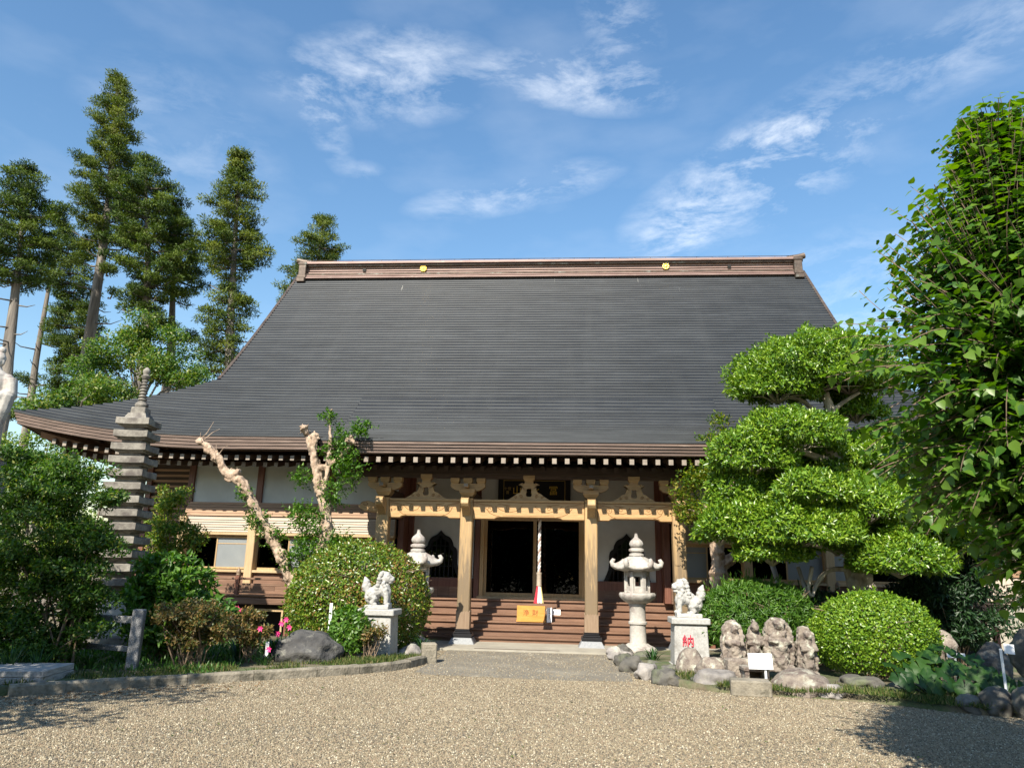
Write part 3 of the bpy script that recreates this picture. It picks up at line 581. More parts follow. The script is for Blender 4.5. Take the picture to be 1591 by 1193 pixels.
for sx in (-1, 1):
    for i in range(17, 44):
        x = sx*(i*SP)+.05; u = zc(x)
        for tier in (0, 1):
            o = rafter(x, .20 if tier == 0 else .62, 4.235 if tier == 0 else 4.12, 1.85, 4.56 if tier == 0 else 4.38); o.location.z = u*(.9 if tier == 0 else .7); o.location.y = -.1*(u/.56)
# hip beams at the corners
for sx in (-1, 1):
    b = MB(); b.tube([(sx*9.2, 1.7, 4.35), (sx*11.2, .7, 4.50), (sx*12.45, .1, 4.80)], [.13, .13, .13], 4); b.build('hip_rafter', M['brown_x'], hall)
# ridge
RZ = lambda z: 12.0+(z-12.0)*.76
rd = MB(); 
rd.box(-8.95, 8.95, 7.62, 8.38, 12.0, RZ(12.24)); rd.box(-8.95, 8.95, 7.70, 8.30, RZ(12.24), RZ(12.80))
rd = rd.build('ridge', M['ridge'], hall)
for z0, z1, d, m in ((12.02, 12.10, .50, 'ridge'), (12.14, 12.20, .46, 'ridge'), (12.235, 12.30, .42, 'ridge_dark'), (12.36, 12.375, .335, 'ridge_dark'), (12.47, 12.485, .335, 'ridge_dark'), (12.585, 12.60, .335, 'ridge_dark'), (12.70, 12.78, .40, 'ridge_dark'), (12.79, 12.92, .47, 'ridge')):
    MB().box(-8.98, 8.98, YR-d, YR+d, RZ(z0), RZ(z1)).build('ridge_moulding', M[m], rd, bevel=.012)
b = MB()
for y in (YR-.40,): b.tube([(-8.9, y, RZ(13.00)), (8.9, y, RZ(13.00))], .011, 5)
for i in range(33): b.tube([(-8.8+i*.55, YR-.40, RZ(12.90)), (-8.8+i*.55, YR-.40, RZ(13.0))], .009, 4)
b.build('lightning_wire', M['ridge_dark'], rd)
for x in (-4.47, 4.40):
    b = MB(); vs = [(x+.12*math.cos(a), YR-.36, 12.425+.12*math.sin(a)) for a in np.linspace(0, 2*math.pi, 24, endpoint=False)]
    b.add(vs+[(v[0], YR-.28, v[2]) for v in vs], [tuple(range(24))]+[(i, (i+1) % 24, 24+(i+1) % 24, 24+i) for i in range(24)])
    b.ball((x, YR-.36, 12.425), (.06, .03, .06), 1)
    for a in range(8): b.ball((x+.10*math.cos(a*math.pi/4), YR-.36, 12.425+.10*math.sin(a*math.pi/4)), (.032, .02, .032), 1)
    b.build('crest_disc', M['gold'], rd)
for sx in (-1, 1):
    x = sx*9.02
    b = MB(); b.box(x-.14, x+.14, YR-.5, YR+.5, RZ(11.95), RZ(12.92)); b.box(x-.17, x+.17, YR-.53, YR+.53, RZ(12.05), RZ(12.22)); b.box(x-.17, x+.17, YR-.53, YR+.53, RZ(12.74), RZ(12.84)); b.box(x-.155, x+.155, YR-.62, YR+.62, RZ(11.80), RZ(12.02))
    b.build('ridge_end', M['ridge_dark'], rd, bevel=.02)
    b = MB()
    for i, q in enumerate((-1, 0, 1)): b.tube([(x-sx*.22, YR+q*.16, RZ(13.00)+(.05 if q == 0 else 0)), (x+sx*.10, YR+q*.16, RZ(13.06)+(.05 if q == 0 else 0)), (x+sx*.34, YR+q*.16, RZ(13.14)+(.05 if q == 0 else 0))], .105, 10)
    b.box(x-.15, x+.17, YR-.3, YR+.3, RZ(12.9), RZ(13.02))
    b.build('ridge_horn', M['ridge_dark'], rd, smooth=True, angle=.6)
b = MB()
for x in (-6.7, 6.65): b.box(x-.06, x+.06, YR-.345, YR-.28, RZ(12.45), RZ(12.6))
b.build('ridge_vent', M['lacquer'], rd)

# walls -------------------------------------------------------------------
PO = [9.15, 7.25, 5.3, 3.42]                            # wall posts either side
WY = 1.68                                               # upper wall plane
for sx in (-1, 1):
    for i in range(3):
        xa, xb = sorted((sx*PO[i], sx*PO[i+1]))
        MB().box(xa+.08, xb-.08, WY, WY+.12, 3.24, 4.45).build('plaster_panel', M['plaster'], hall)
    for x in PO:
        MB().box(sx*x-.085, sx*x+.085, WY-.07, WY+.15, 3.2, 4.5).build('wall_post', M['brown_z'], hall, bevel=.01)
        # boat shaped bracket at the post head
        P = [(-.62, .16), (-.60, .06), (-.45, -.02), (-.25, -.06), (.25, -.06), (.45, -.02), (.60, .06), (.62, .16)]
        MB().prismY([(sx*x+a, 4.30+c) for a, c in P], WY-.10, WY+.05).build('bracket', M['dark_x'], hall)
MB().box(-9.6, 9.6, WY-.12, WY+.12, 4.46, 4.66).build('wall_plate', M['dark_x'], hall)
# side and back walls
for sx in (-1, 1):
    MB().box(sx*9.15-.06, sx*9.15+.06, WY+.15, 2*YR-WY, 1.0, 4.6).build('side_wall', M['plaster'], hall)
    for i in range(8): y = WY+.3+i*1.7; MB().box(sx*9.22-.09, sx*9.22+.09, y-.09, y+.09, .4, 4.5).build('wall_post', M['brown_z'], hall)
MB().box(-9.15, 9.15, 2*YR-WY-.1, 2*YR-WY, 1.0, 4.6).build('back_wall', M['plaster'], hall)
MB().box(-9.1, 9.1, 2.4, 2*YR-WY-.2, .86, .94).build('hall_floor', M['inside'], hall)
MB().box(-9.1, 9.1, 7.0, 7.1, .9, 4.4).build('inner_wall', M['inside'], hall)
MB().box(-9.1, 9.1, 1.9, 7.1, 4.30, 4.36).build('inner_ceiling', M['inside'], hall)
# window bays on both wings
ZB = dict(band=(2.87, 3.25), box=(2.40, 2.86), win=(1.52, 2.39))
for sx in (-1, 1):
    for i in range(3):
        xa, xb = sorted((sx*PO[i], sx*PO[i+1])); xa += .10; xb -= .10
        # sloping boards over the shutter box
        for k in range(5):
            z = 2.885+k*.074; y = 1.47+k*.032
            MB().add([(xa-.1, y, z), (xb+.1, y, z), (xb+.1, y+.012, z+.064), (xa-.1, y+.012, z+.064), (xa-.1, y+.20, z+.074), (xb+.1, y+.20, z+.074), (xa-.1, y+.2, z), (xb+.1, y+.2, z)],
                     [(0, 1, 2, 3), (3, 2, 5, 4), (0, 3, 4, 6), (1, 7, 5, 2), (0, 6, 7, 1)]).build('wall_board', M['band_x'], hall)
        if sx < 0 or 1:
            bx = MB().box(xa, xb, 1.50, 1.9, 2.46, 2.86).build('shutter_box', M['box_x'], hall)
            for k in range(6): MB().add([(xa, 1.478, 2.475+k*.062), (xb, 1.478, 2.475+k*.062), (xb, 1.497, 2.475+k*.062+.05), (xa, 1.497, 2.475+k*.062+.05), (xa, 1.5, 2.475+k*.062), (xb, 1.5, 2.475+k*.062)], [(0, 1, 2, 3), (0, 4, 5, 1)]).build('slat', M['box_x'], bx)
            MB().box(xa, xb, 1.44, 1.9, 2.395, 2.46).build('lintel', M['post_z'], hall, bevel=.006)
        MB().box(xa, xb, 1.42, 1.85, 1.46, 1.525).build('window_sill', M['post_z'], hall, bevel=.006)
        w = MB(); w.box(xa, xb, 1.60, 1.64, 2.36, 2.395); w.box(xa, xb, 1.60, 1.64, 1.525, 1.55)
        w = w.build('window', M['post_z'], hall); xm = (xa+xb)/2
        for q, (p0, p1, yy) in enumerate(((xa, xm+.03, 1.62), (xm-.03, xb, 1.58))):
            scr = (q == 1) if sx < 0 else (q == 0 if i != 1 else q == 1)
            fr = MB()
            for a, c in ((p0, p0+.035), (p1-.035, p1)): fr.box(a, c, yy-.014, yy+.014, 1.55, 2.36)
            fr.box(p0+.035, p1-.035, yy-.013, yy+.013, 1.55, 1.59); fr.box(p0+.035, p1-.035, yy-.013, yy+.013, 2.32, 2.36)
            if scr: fr.box(p0+.035, p1-.035, yy-.012, yy+.012, 2.17, 2.19)
            fr.build('sash', M['wood_z'], w)
            MB().box(p0+.03, p1-.03, yy-.003, yy+.003, 1.58, 2.33).build('screen_pane' if scr else 'glass_pane', M['mesh_pane'] if scr else M['glass_dark'], w)
    for x in PO[:3]:
        MB().box(sx*x-.105, sx*x+.105, 1.40, 1.62, .95, 2.86).build('window_post', M['post_z'], hall, bevel=.012)
    MB().box(*sorted((sx*3.45, sx*9.3)), 1.52, 1.62, .95, 1.46).build('dado_wall', M['brown_x'], hall)
# veranda along the wings
for sx in (-1, 1):
    xa, xb = sorted((sx*4.05, sx*10.6))
    v = MB().box(xa, xb, .42, 1.52, .86, .93).build('veranda', M['brown_x'], hall)
    for i in range(7): y = .36+i*.16; MB().box(xa, xb, y, y+.154, .93, .955+.002*(i % 2)).build('floor_board', M['brown_x'], v)
    MB().box(xa, xb, .37, .50, .74, .88).build('edge_beam', M['brown_x'], v, bevel=.01)
    for i, x in enumerate(np.linspace(4.2, 10.4, 5)):
        MB().box(sx*x-.055, sx*x+.055, .45, .56, .0, .76).build('veranda_post', M['brown_z'], v)
    MB().box(xa, xb, .52, .545, .58, .64).build('lattice_rail', M['post_z'], v); 
    for i in range(9):
        x = sx*(4.4+i*.75); MB().box(x-.022, x+.022, .518, .53, .12, .74).build('lattice_post', M['post_z'], v)
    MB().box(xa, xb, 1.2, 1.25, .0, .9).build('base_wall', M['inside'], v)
    rl = MB(); rl.box(xa, xb, .425, .475, 1.30, 1.355); rl = rl.build('railing', M['brown_x'], hall, bevel=.01)
    MB().box(xa, xb, .435, .465, 1.17, 1.22).build('rail', M['brown_x'], rl); MB().box(xa, xb, .43, .47, .99, 1.05).build('rail', M['brown_x'], rl)
    for i in range(22): 
        x0 = xa+.02+i*(xb-xa)/22; MB().box(x0+.004, x0+(xb-xa)/22-.004, .443, .457, 1.052, 1.168).build('rail_panel', M['brown_x'], rl)
    for x in (4.12, 7.05, 9.9):
        p = MB().box(sx*x-.05, sx*x+.05, .40, .50, .93, 1.40).build('rail_post', M['brown_z'], rl, bevel=.008)
        MB().lathe([(.05, 0), (.055, .02), (.045, .03), (.055, .06), (.058, .09), (.045, .13), (.015, .16), (.004, .19)], (sx*x, .45, 1.40), 12).build('post_cap', M['sleeve'], p, smooth=True)
# steps -------------------------------------------------------------------
NS = 6; SW = 3.95
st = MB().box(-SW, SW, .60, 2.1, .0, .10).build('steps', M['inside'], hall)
for k in range(NS):
    z1 = .945*(k+1)/NS; z0 = .945*k/NS; y = .42+k*.285
    MB().box(-SW, SW, y+.05, y+.075, z0+(.045 if k == 0 else 0), z1-.042).build('riser', M['brown_x'], st)
    for j in range(2): MB().box(-SW-.02, SW+.02, y+j*.157, y+.154+j*.157, z1-.04, z1+.0015*j).build('tread', M['brown_x'], st, bevel=.006)
for sx in (-1, 1):
    b = MB()
    for k in range(NS): b.box(*sorted((sx*SW, sx*(SW-.05))), .46+k*.285, 2.12, .945*k/NS, .945*(k+1)/NS-.05)
    b.build('stringer', M['brown_z'], st)
MB().box(-4.05, 4.05, 2.13, 2.42, .86, .945).build('porch_floor', M['brown_x'], hall)
# porch wall: plaster, dado, bell windows, sliding doors --------------------
DY = 2.22
for sx in (-1, 1):
    xa, xb = sorted((sx*1.55, sx*3.36)); cx = sx*2.43
    MB().box(*sorted((sx*3.30, sx*3.46)), 1.6, 2.34, .945, 4.45).build('wall_post', M['brown_z'], hall, bevel=.01)
    MB().box(*sorted((sx*3.16, sx*3.30)), DY-.09, DY+.06, .945, 4.45).build('wall_post', M['brown_z'], hall, bevel=.01)
    hole = []; N2 = 40
    K = [(0, 1.20), (.10, 1.09), (.24, 1.02), (.32, .90), (.345, .80), (.42, .74), (.455, .62), (.46, .40), (.50, .22), (.60, .0)]
    half = catmull(K, 4)
    out = [(cx+a, 1.45+c) for a, c in half]+[(cx-a, 1.45+c) for a, c in half[::-1][:-1]]
    # plaster sheet with the bell shaped opening
    x0, x1, z0, z1 = xa, xb, 1.44, 4.45; top = []
    nn = len(out)
    def outer(i):
        x, z = out[i]; a = math.atan2(z-1.95, x-cx); c, s = math.cos(a), math.sin(a)
        k = min(((x1-cx)/c if c > 1e-6 else (x0-cx)/c if c < -1e-6 else 99), ((z1-1.95)/s if s > 1e-6 else (z0-1.95)/s if s < -1e-6 else 99)); return (cx+c*k, 1.95+s*k)
    ext = [outer(i) for i in range(nn)]
    for cxx, czz in ((x0, z0), (x1, z0), (x0, z1), (x1, z1)):      # the outline keeps its square corners
        j = min(range(nn), key=lambda i: (ext[i][0]-cxx)**2+(ext[i][1]-czz)**2); ext[j] = (cxx, czz)
    b = MB(); b.prismY(ext, DY, DY+.06, holes=out)
    for zx in (x0, x1): pass
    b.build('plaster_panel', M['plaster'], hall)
    kw = MB().prismY(out, DY-.035, DY+.05, holes=[(cx+(x-cx)*.80, 1.45+(z-1.45)*.88) for x, z in out]).build('bell_window', M['lacquer'], hall)
    for q in range(-3, 4):
        h = 1.0-.035*q*q; x = cx+q*.115; MB().box(x-.014, x+.014, DY+.0, DY+.03, 1.45, 1.45+h).build('muntin', M['lacquer'], kw)
    for q in range(3): MB().box(cx-.42, cx+.42, DY+.003, DY+.027, 1.72+q*.26, 1.745+q*.26).build('muntin', M['lacquer'], kw)
    MB().add([(x, DY+.045, z) for x, z in out], [tuple(range(nn))]).build('pane', M['glass_dark'], kw)
    d = MB().box(xa-.0, xb, DY-.03, DY+.06, .945, 1.22).build('dado', M['brown_x'], hall)
    for q in range(6): w_ = (xb-xa)/6; MB().box(xa+q*w_+.004, xa+(q+1)*w_-.004, DY-.045, DY-.03, .95, 1.22).build('dado_board', M['brown_x'], d)
    MB().box(xa, xb, DY-.06, DY+.06, 1.22, 1.44).build('dado_rail', M['brown_z'], hall)
    MB().box(*sorted((sx*1.38, sx*1.52)), DY-.10, DY+.1, .945, 4.45).build('wall_post', M['brown_z'], hall, bevel=.01)
    MB().box(*sorted((sx*1.27, sx*1.375)), DY-.09, DY+.06, .985, 3.0).build('door_jamb', M['wood_z'], hall, bevel=.008)
MB().box(-1.38, 1.38, DY-.10, DY+.1, 3.0, 3.25).build('door_head', M['brown_x'], hall)
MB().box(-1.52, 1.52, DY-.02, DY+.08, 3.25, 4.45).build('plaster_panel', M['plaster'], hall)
MB().box(-1.42, 1.42, DY-.14, DY+.12, .945, 1.005).build('door_sill', M['post_z'], hall, bevel=.008)
for q, (p0, p1, yy) in enumerate(((-1.27, .08, DY+.03), (.03, 1.27, DY-.02))):
    fr = MB()
    for a, c in ((p0, p0+.07), (p1-.07, p1)): fr.box(a, c, yy-.02, yy+.02, 1.005, 3.0)
    fr.box(p0+.07, p1-.07, yy-.019, yy+.019, 1.005, 1.10); fr.box(p0+.07, p1-.07, yy-.019, yy+.019, 2.93, 3.0)
    fr = fr.build('sliding_door', M['wood_z'], hall)
    MB().box(p0+.06, p1-.06, yy-.003, yy+.003, 1.09, 2.94).build('glass_pane', M['glass_dark'], fr)
# porch columns, beams and brackets ---------------------------------------
CX = [-3.45, -1.45, 1.45, 3.45]
for ci, x in enumerate(CX):
    c = MB().box(x-.145, x+.145, -.145, .145, .36, 3.22).build('porch_column', M['column'], hall, bevel=.022)
    s = MB(); 
    for fx, fy in ((0, -1), (0, 1), (1, 0), (-1, 0)):
        pts = []
        for i in range(5):
            for a in range(5): t = (i+a/4)/5; pts.append((-.15+.30*t, .76-.035*math.sin(math.pi*a/4)))
        if fx == 0: s.prismY([(x-.15, .34)]+[(x+.15, .34)]+[(x+p, z) for p, z in pts[::-1]], fy*.149, fy*.157)
        else:
            b = [(x+fx*.149, -.15, .34), (x+fx*.149, .15, .34)]+[(x+fx*.149, p, z) for p, z in pts[::-1]]; n = len(b)
            s.add(b+[(v[0]+fx*.008, v[1], v[2]) for v in b], [tuple(range(n)), tuple(range(n, 2*n))]+[(i, (i+1) % n, n+(i+1) % n, n+i) for i in range(n)])
    s.build('column_sleeve', M['sleeve'], c)
    s = MB()
    for k, (w, z0, z1) in enumerate(((.175, .335, .36), (.17, .30, .335), (.195, .26, .30), (.23, .20, .26), (.215, .175, .20))): s.box(x-w, x+w, -w, w, z0, z1)
    s.build('column_shoe', M['base_black'], c, bevel=.012)
    MB().frustum((x, 0, .03), (.60, .60), (.44, .44), .145).build('column_footing', M['base_gray'], c, bevel=.008)
    # bracket set
    k = MB(); k.frustum((x, 0, 3.22), (.26, .26), (.30, .30), .06); k.frustum((x, 0, 3.32), (.24, .24), (.36, .36), .09); k.box(x-.18, x+.18, -.18, .18, 3.41, 3.50); k = k.build('bracket_block', M['wood_x'], c)
    P = [(-.41, .13), (-.41, .06), (-.34, .0), (-.24, -.035), (.24, -.035), (.34, 0), (.41, .06), (.41, .13)]
    MB().prismY([(x+a, 3.50+d) for a, d in P], -.07, .07).build('bracket_arm', M['wood_x'], k)
    for dx in (-.31, 0, .31):
        MB().frustum((x+dx, 0, 3.63), (.15, .16), (.21, .2), .05).build('bracket_cap', M['wood_x'], k); MB().box(x+dx-.105, x+dx+.105, -.10, .10, 3.68, 3.76).build('bracket_cap', M['wood_x'], k)
    MB().box(x-.05, x+.05, -.42, .2, 3.52, 3.60).build('bracket_nose', M['wood_x'], k, bevel=.01)
    MB().box(x-.048, x+.048, -.424, -.42, 3.522, 3.598).build('nose_tip', M['rafter_end'], k)
    # elephant nose under the beam end
    P = [(-.14, 3.20), (-.30, 3.25), (-.45, 3.27), (-.54, 3.22), (-.56, 3.13), (-.50, 3.06), (-.38, 3.045), (-.27, 2.97), (-.14, 2.86)]
    n = len(P); MB().add([(x-.09, y, z) for y, z in P]+[(x+.09, y, z) for y, z in P], [tuple(range(n)), tuple(range(2*n-1, n-1, -1))]+[(i, (i+1) % n, n+(i+1) % n, n+i) for i in range(n)]).build('beam_nose', M['wood_z'], c, bevel=.012)
for sx in (-1, 1):
    x = sx*3.60
    P = [(0, 0), (.16, .0), (.22, .03), (.30, .02), (.42, .09), (.47, .155), (.40, .19), (.34, .24), (.24, .27), (.14, .24), (.08, .21), (0, .20)]
    nb = MB().prismY([(x+sx*a, 2.93+c) for a, c in (P if sx > 0 else P[::-1])], -.085, .085).build('side_nose', M['wood_x'], hall, bevel=.012)
    b = MB(); b.tube([(x+sx*(.30+.10*math.cos(a)*(1-a/9)), -.088, 3.12+.06*math.sin(a)*(1-a/9)) for a in np.linspace(0, 7, 16)], .010, 4); b.build('carved_line', M['carve'], nb)
def spiral(cx, cz, r, t0, turns, s=1, tail=None):
    pts = [(cx+s*r*(1-.85*k/18)*math.cos(t0+turns*2*math.pi*k/18), cz+r*(1-.85*k/18)*math.sin(t0+turns*2*math.pi*k/18)) for k in range(19)]
    return ([tail]+pts) if tail else pts
for bi, (xa, xb) in enumerate(((CX[0], CX[1]), (CX[1], CX[2]), (CX[2], CX[3]))):
    xa += .15; xb -= .15; w = xb-xa; q = .22 if w < 2 else .27; zb = 2.81; zt = 3.20
    P = [(xa, zb), (xa+w*q*.72, zb-.0), (xa+w*q*.80, zb+.035), (xa+w*q, zb+.045), (xb-w*q, zb+.045), (xb-w*q*.80, zb+.035), (xb-w*q*.72, zb), (xb, zb), (xb, zt), (xa, zt)]
    bm_ = MB().prismY(P, -.115, .115).build('rainbow_beam', M['wood_x'], hall, bevel=.014)
    MB().box(xa, xb, -.135, .13, 3.205, 3.26).build('beam_cap', M['wood_x'], hall, bevel=.01)
    b = MB(); m = (xa+xb)/2
    for s in (-1, 1):
        sw = w/2
        L_ = [spiral(m+s*sw*.70, zb+.23, .085, .5*math.pi, 1.3, s, (m+s*sw*.95, zb+.36)), [(m+s*sw*.78, zb+.26), (m+s*sw*.70, zb+.14), (m+s*sw*.60, zb+.085), (m+s*sw*.50, zb+.06)],
              spiral(m+s*sw*.36, zb+.26, .065, .3*math.pi, 1.2, -s, (m+s*sw*.55, zb+.35)), [(m+s*sw*.60, zb+.30), (m+s*sw*.48, zb+.20), (m+s*sw*.34, zb+.16), (m+s*sw*.20, zb+.20), (m+s*sw*.12, zb+.30)]]
        for l in L_: MB().tube([(x, -.114, z) for x, z in l], .010, 4).build('carved_scroll', M['carve'], bm_)
    b.tube([(xa+w*q, -.116, zb+.085), (xb-w*q, -.116, zb+.085)], .006, 4)
    b.build('carved_line', M['carve'], bm_)
    # frog-leg strut
    H = [(0, .44), (.10, .44), (.105, .38), (.16, .40), (.25, .36), (.185, .345), (.165, .33), (.175, .25), (.21, .17), (.28, .15), (.35, .09), (.45, .03), (.50, .0)]
    o_ = [(m+a, 3.262+c) for a, c in H]+[(m-a, 3.262+c) for a, c in H[::-1][:-1]]
    ho = []
    hh = [(0, .27), (.03, .275), (.055, .26), (.06, .24), (.06, .22), (.05, .20), (.055, .19), (.065, .16), (.07, .14), (.07, .12), (.06, .10), (.05, .085), (.03, .08)]
    ho = [(m+a, 3.262+c) for a, c in hh]+[(m-a, 3.262+c) for a, c in hh[::-1][:-1]]
    k = MB().prismY(o_, -.07, .03, holes=ho).build('frog_leg_strut', M['wood_x'], hall)
    b = MB()
    for s in (-1, 1):
        for l, r in ((spiral(m+s*.18, 3.262+.08, .045, 0, 1.3, s), .009), (spiral(m+s*.31, 3.262+.06, .035, 0, 1.2, s), .008), (spiral(m+s*.15, 3.262+.37, .02, 0, 1.2, s), .006)): MB().tube([(x, -.072, z) for x, z in l], r, 4).build('carved_scroll', M['carve'], k)
    k2 = MB(); k2.frustum((m, 0, 3.70), (.18, .18), (.27, .22), .06); k2.box(m-.135, m+.135, -.11, .11, 3.76, 3.84); k2.build('strut_cap', M['wood_x'], k)
MB().box(-4.6, 4.6, -.12, .12, 3.86, 4.02).build('porch_purlin', M['dark_x'], hall)
MB().box(-4.4, 4.4, -.07, .07, 3.762, 3.86).build('porch_tie', M['dark_x'], hall)
for x in CX: 
    MB().box(x-.09, x+.09, .15, 2.15, 3.28, 3.52).build('tie_beam', M['dark_x'], hall)

# slatted end bays past the corner posts
for sx in (-1, 1):
    w = MB().box(*sorted((sx*9.25, sx*11.0)), 2.9, 2.96, .9, 4.4).build('end_wall', M['dark_x'], hall)
    for k in range(22): MB().box(*sorted((sx*9.25, sx*11.0)), 2.86, 2.9, .95+k*.155, .95+k*.155+.06).build('slat', M['band_x'], w)
    MB().box(*sorted((sx*10.95, sx*11.1)), 2.8, 3.0, .4, 4.4).build('wall_post', M['brown_z'], hall)

# ---------------------------------------------------------------- things on and before the porch
t = thing('name_plaque', 'black lacquered plaque with gold characters hung above the temple doors', 'plaque', (.01, DY-.1, 3.36))
z0, z1, x0, x1 = 3.38, 3.98, -.93, .98
MB().box(x0, x1, DY-.16, DY-.11, z0-.06, z1+.06).build('board', M['lacquer'], t)
b = MB(); 
for a in ((x0+.14, x1-.14, z0, z0+.016), (x0+.14, x1-.14, z1-.016, z1), (x0+.14, x0+.156, z0+.016, z1-.016), (x1-.156, x1-.14, z0+.016, z1-.016)): b.box(a[0], a[1], DY-.172, DY-.158, a[2], a[3])
b.build('gold_border', M['dim_gold'], t)
for ch, x in (('冨', .53), ('永', .05), ('山', -.43)): letters(ch, .25, (x, DY-.165, 3.70), M['gold'], t, 'character')
letters('十世\n書', .10, (-.68, DY-.165, 3.70), M['dim_gold'], t, 'character')
rp = thing('bell_rope', 'twisted white bell rope with red and yellow tassel hanging in the porch', 'rope', (.25, .30, .90))
RX, RY = .25, .30
for k in range(3):
    b = MB(); zs = np.linspace(1.62, 3.12, 64)
    b.tube([(RX+.020*math.cos(z*26+k*2.094), RY+.020*math.sin(z*26+k*2.094), z) for z in zs], .020, 6); b.build('strand', M['rope_w'] if k else M['rope_r'], rp, smooth=True)
MB().lathe([(.0, 0), (.06, 0), (.065, .02), (.058, .04), (.058, .26), (.065, .28), (.06, .31), (.0, .31)], (RX, RY, 1.32), 16).build('grip', M['box_x'], rp, smooth=True, angle=.6)
for k in range(22):
    a = 2*math.pi*k/22; b = MB(); c, s = math.cos(a), math.sin(a); 
    b.tube([(RX+.04*c, RY+.04*s, 1.33), (RX+.06*c, RY+.06*s, 1.18), (RX+.10*c, RY+.10*s, .93+.02*RNG.random())], [.012, .017, .019], 5); b.build('tassel_strand', M['tassel_r'] if c < -.25 else (M['tassel_y'] if c > .72 else M['rope_w']), rp)
# offertory box on the steps
p = atY(825, 951, .95); bx, bz = float(p[0]), .945*3/NS+.006
t = thing('offertory_box', 'small yellow varnished wooden collection box sitting on the porch steps', 'box', (bx, 1.0, bz))
b = MB(); b.box(bx-.34, bx+.34, .985, 1.012, bz, bz+.37); b.box(bx-.34, bx-.315, 1.012, 1.24, bz, bz+.33); b.box(bx+.315, bx+.34, 1.012, 1.24, bz, bz+.33); b.box(bx-.315, bx+.315, 1.215, 1.24, bz, bz+.33); b.box(bx-.315, bx+.315, 1.012, 1.215, bz, bz+.02)
b.build('body', M['box_wood'], t, bevel=.004)
MB().box(bx-.35, bx+.35, .968, .985, bz, bz+.045).build('foot_rail', M['box_wood'], t)
for k in range(5): MB().box(bx-.315, bx+.315, 1.03+k*.04, 1.05+k*.04, bz+.30, bz+.325).build('top_bar', M['box_wood'], t)
for ch, dx in (('浄', -.12), ('財', .10)): letters(ch, .15, (bx+dx, .983, bz+.20), M['brown_ink'], t, 'character')
t = thing('offering_chest', 'dim pale chest standing inside behind the glass doors', 'chest', (.05, 3.3, .94))
MB().box(-.42, .52, 3.1, 3.6, .945, 1.50).build('body', M['shed'], t, bevel=.04); MB().box(-.46, .56, 3.06, 3.64, 1.50, 1.55).build('rim', M['shed'], t, bevel=.01)
zz = .945*3/NS+.003
t = thing('paper_notice', 'white upright paper notice leaning beside the yellow wooden box', 'notice', (bx+.44, 1.0, zz))
MB().cbox((bx+.435, 1.03, zz+.17), (.12, .008, .34), (-.08, 0, .02)).build('sheet', M['paint_white'], t)
b = MB()
for k in range(6): b.cbox((bx+.435+.008*(k % 2), 1.017-.001*k, zz+.29-.04*k), (.03, .004, .018))
b.build('print', M['ink'], t)
zz = .945*4/NS+.003
t = thing('paper_notice', 'white horizontal paper strip on the step above the collection box', 'notice', (bx+.52, 1.33, zz))
MB().cbox((bx+.53, 1.325, zz+.065), (.34, .01, .13), (-.05, 0, 0)).build('sheet', M['paint_white'], t)
b = MB()
for k in range(3): b.cbox((bx+.45+.075*k, 1.317, zz+.07), (.035, .004, .04)); b.cbox((bx+.45+.075*k, 1.316, zz+.095), (.05, .004, .008))
b.build('print', M['ink'], t)

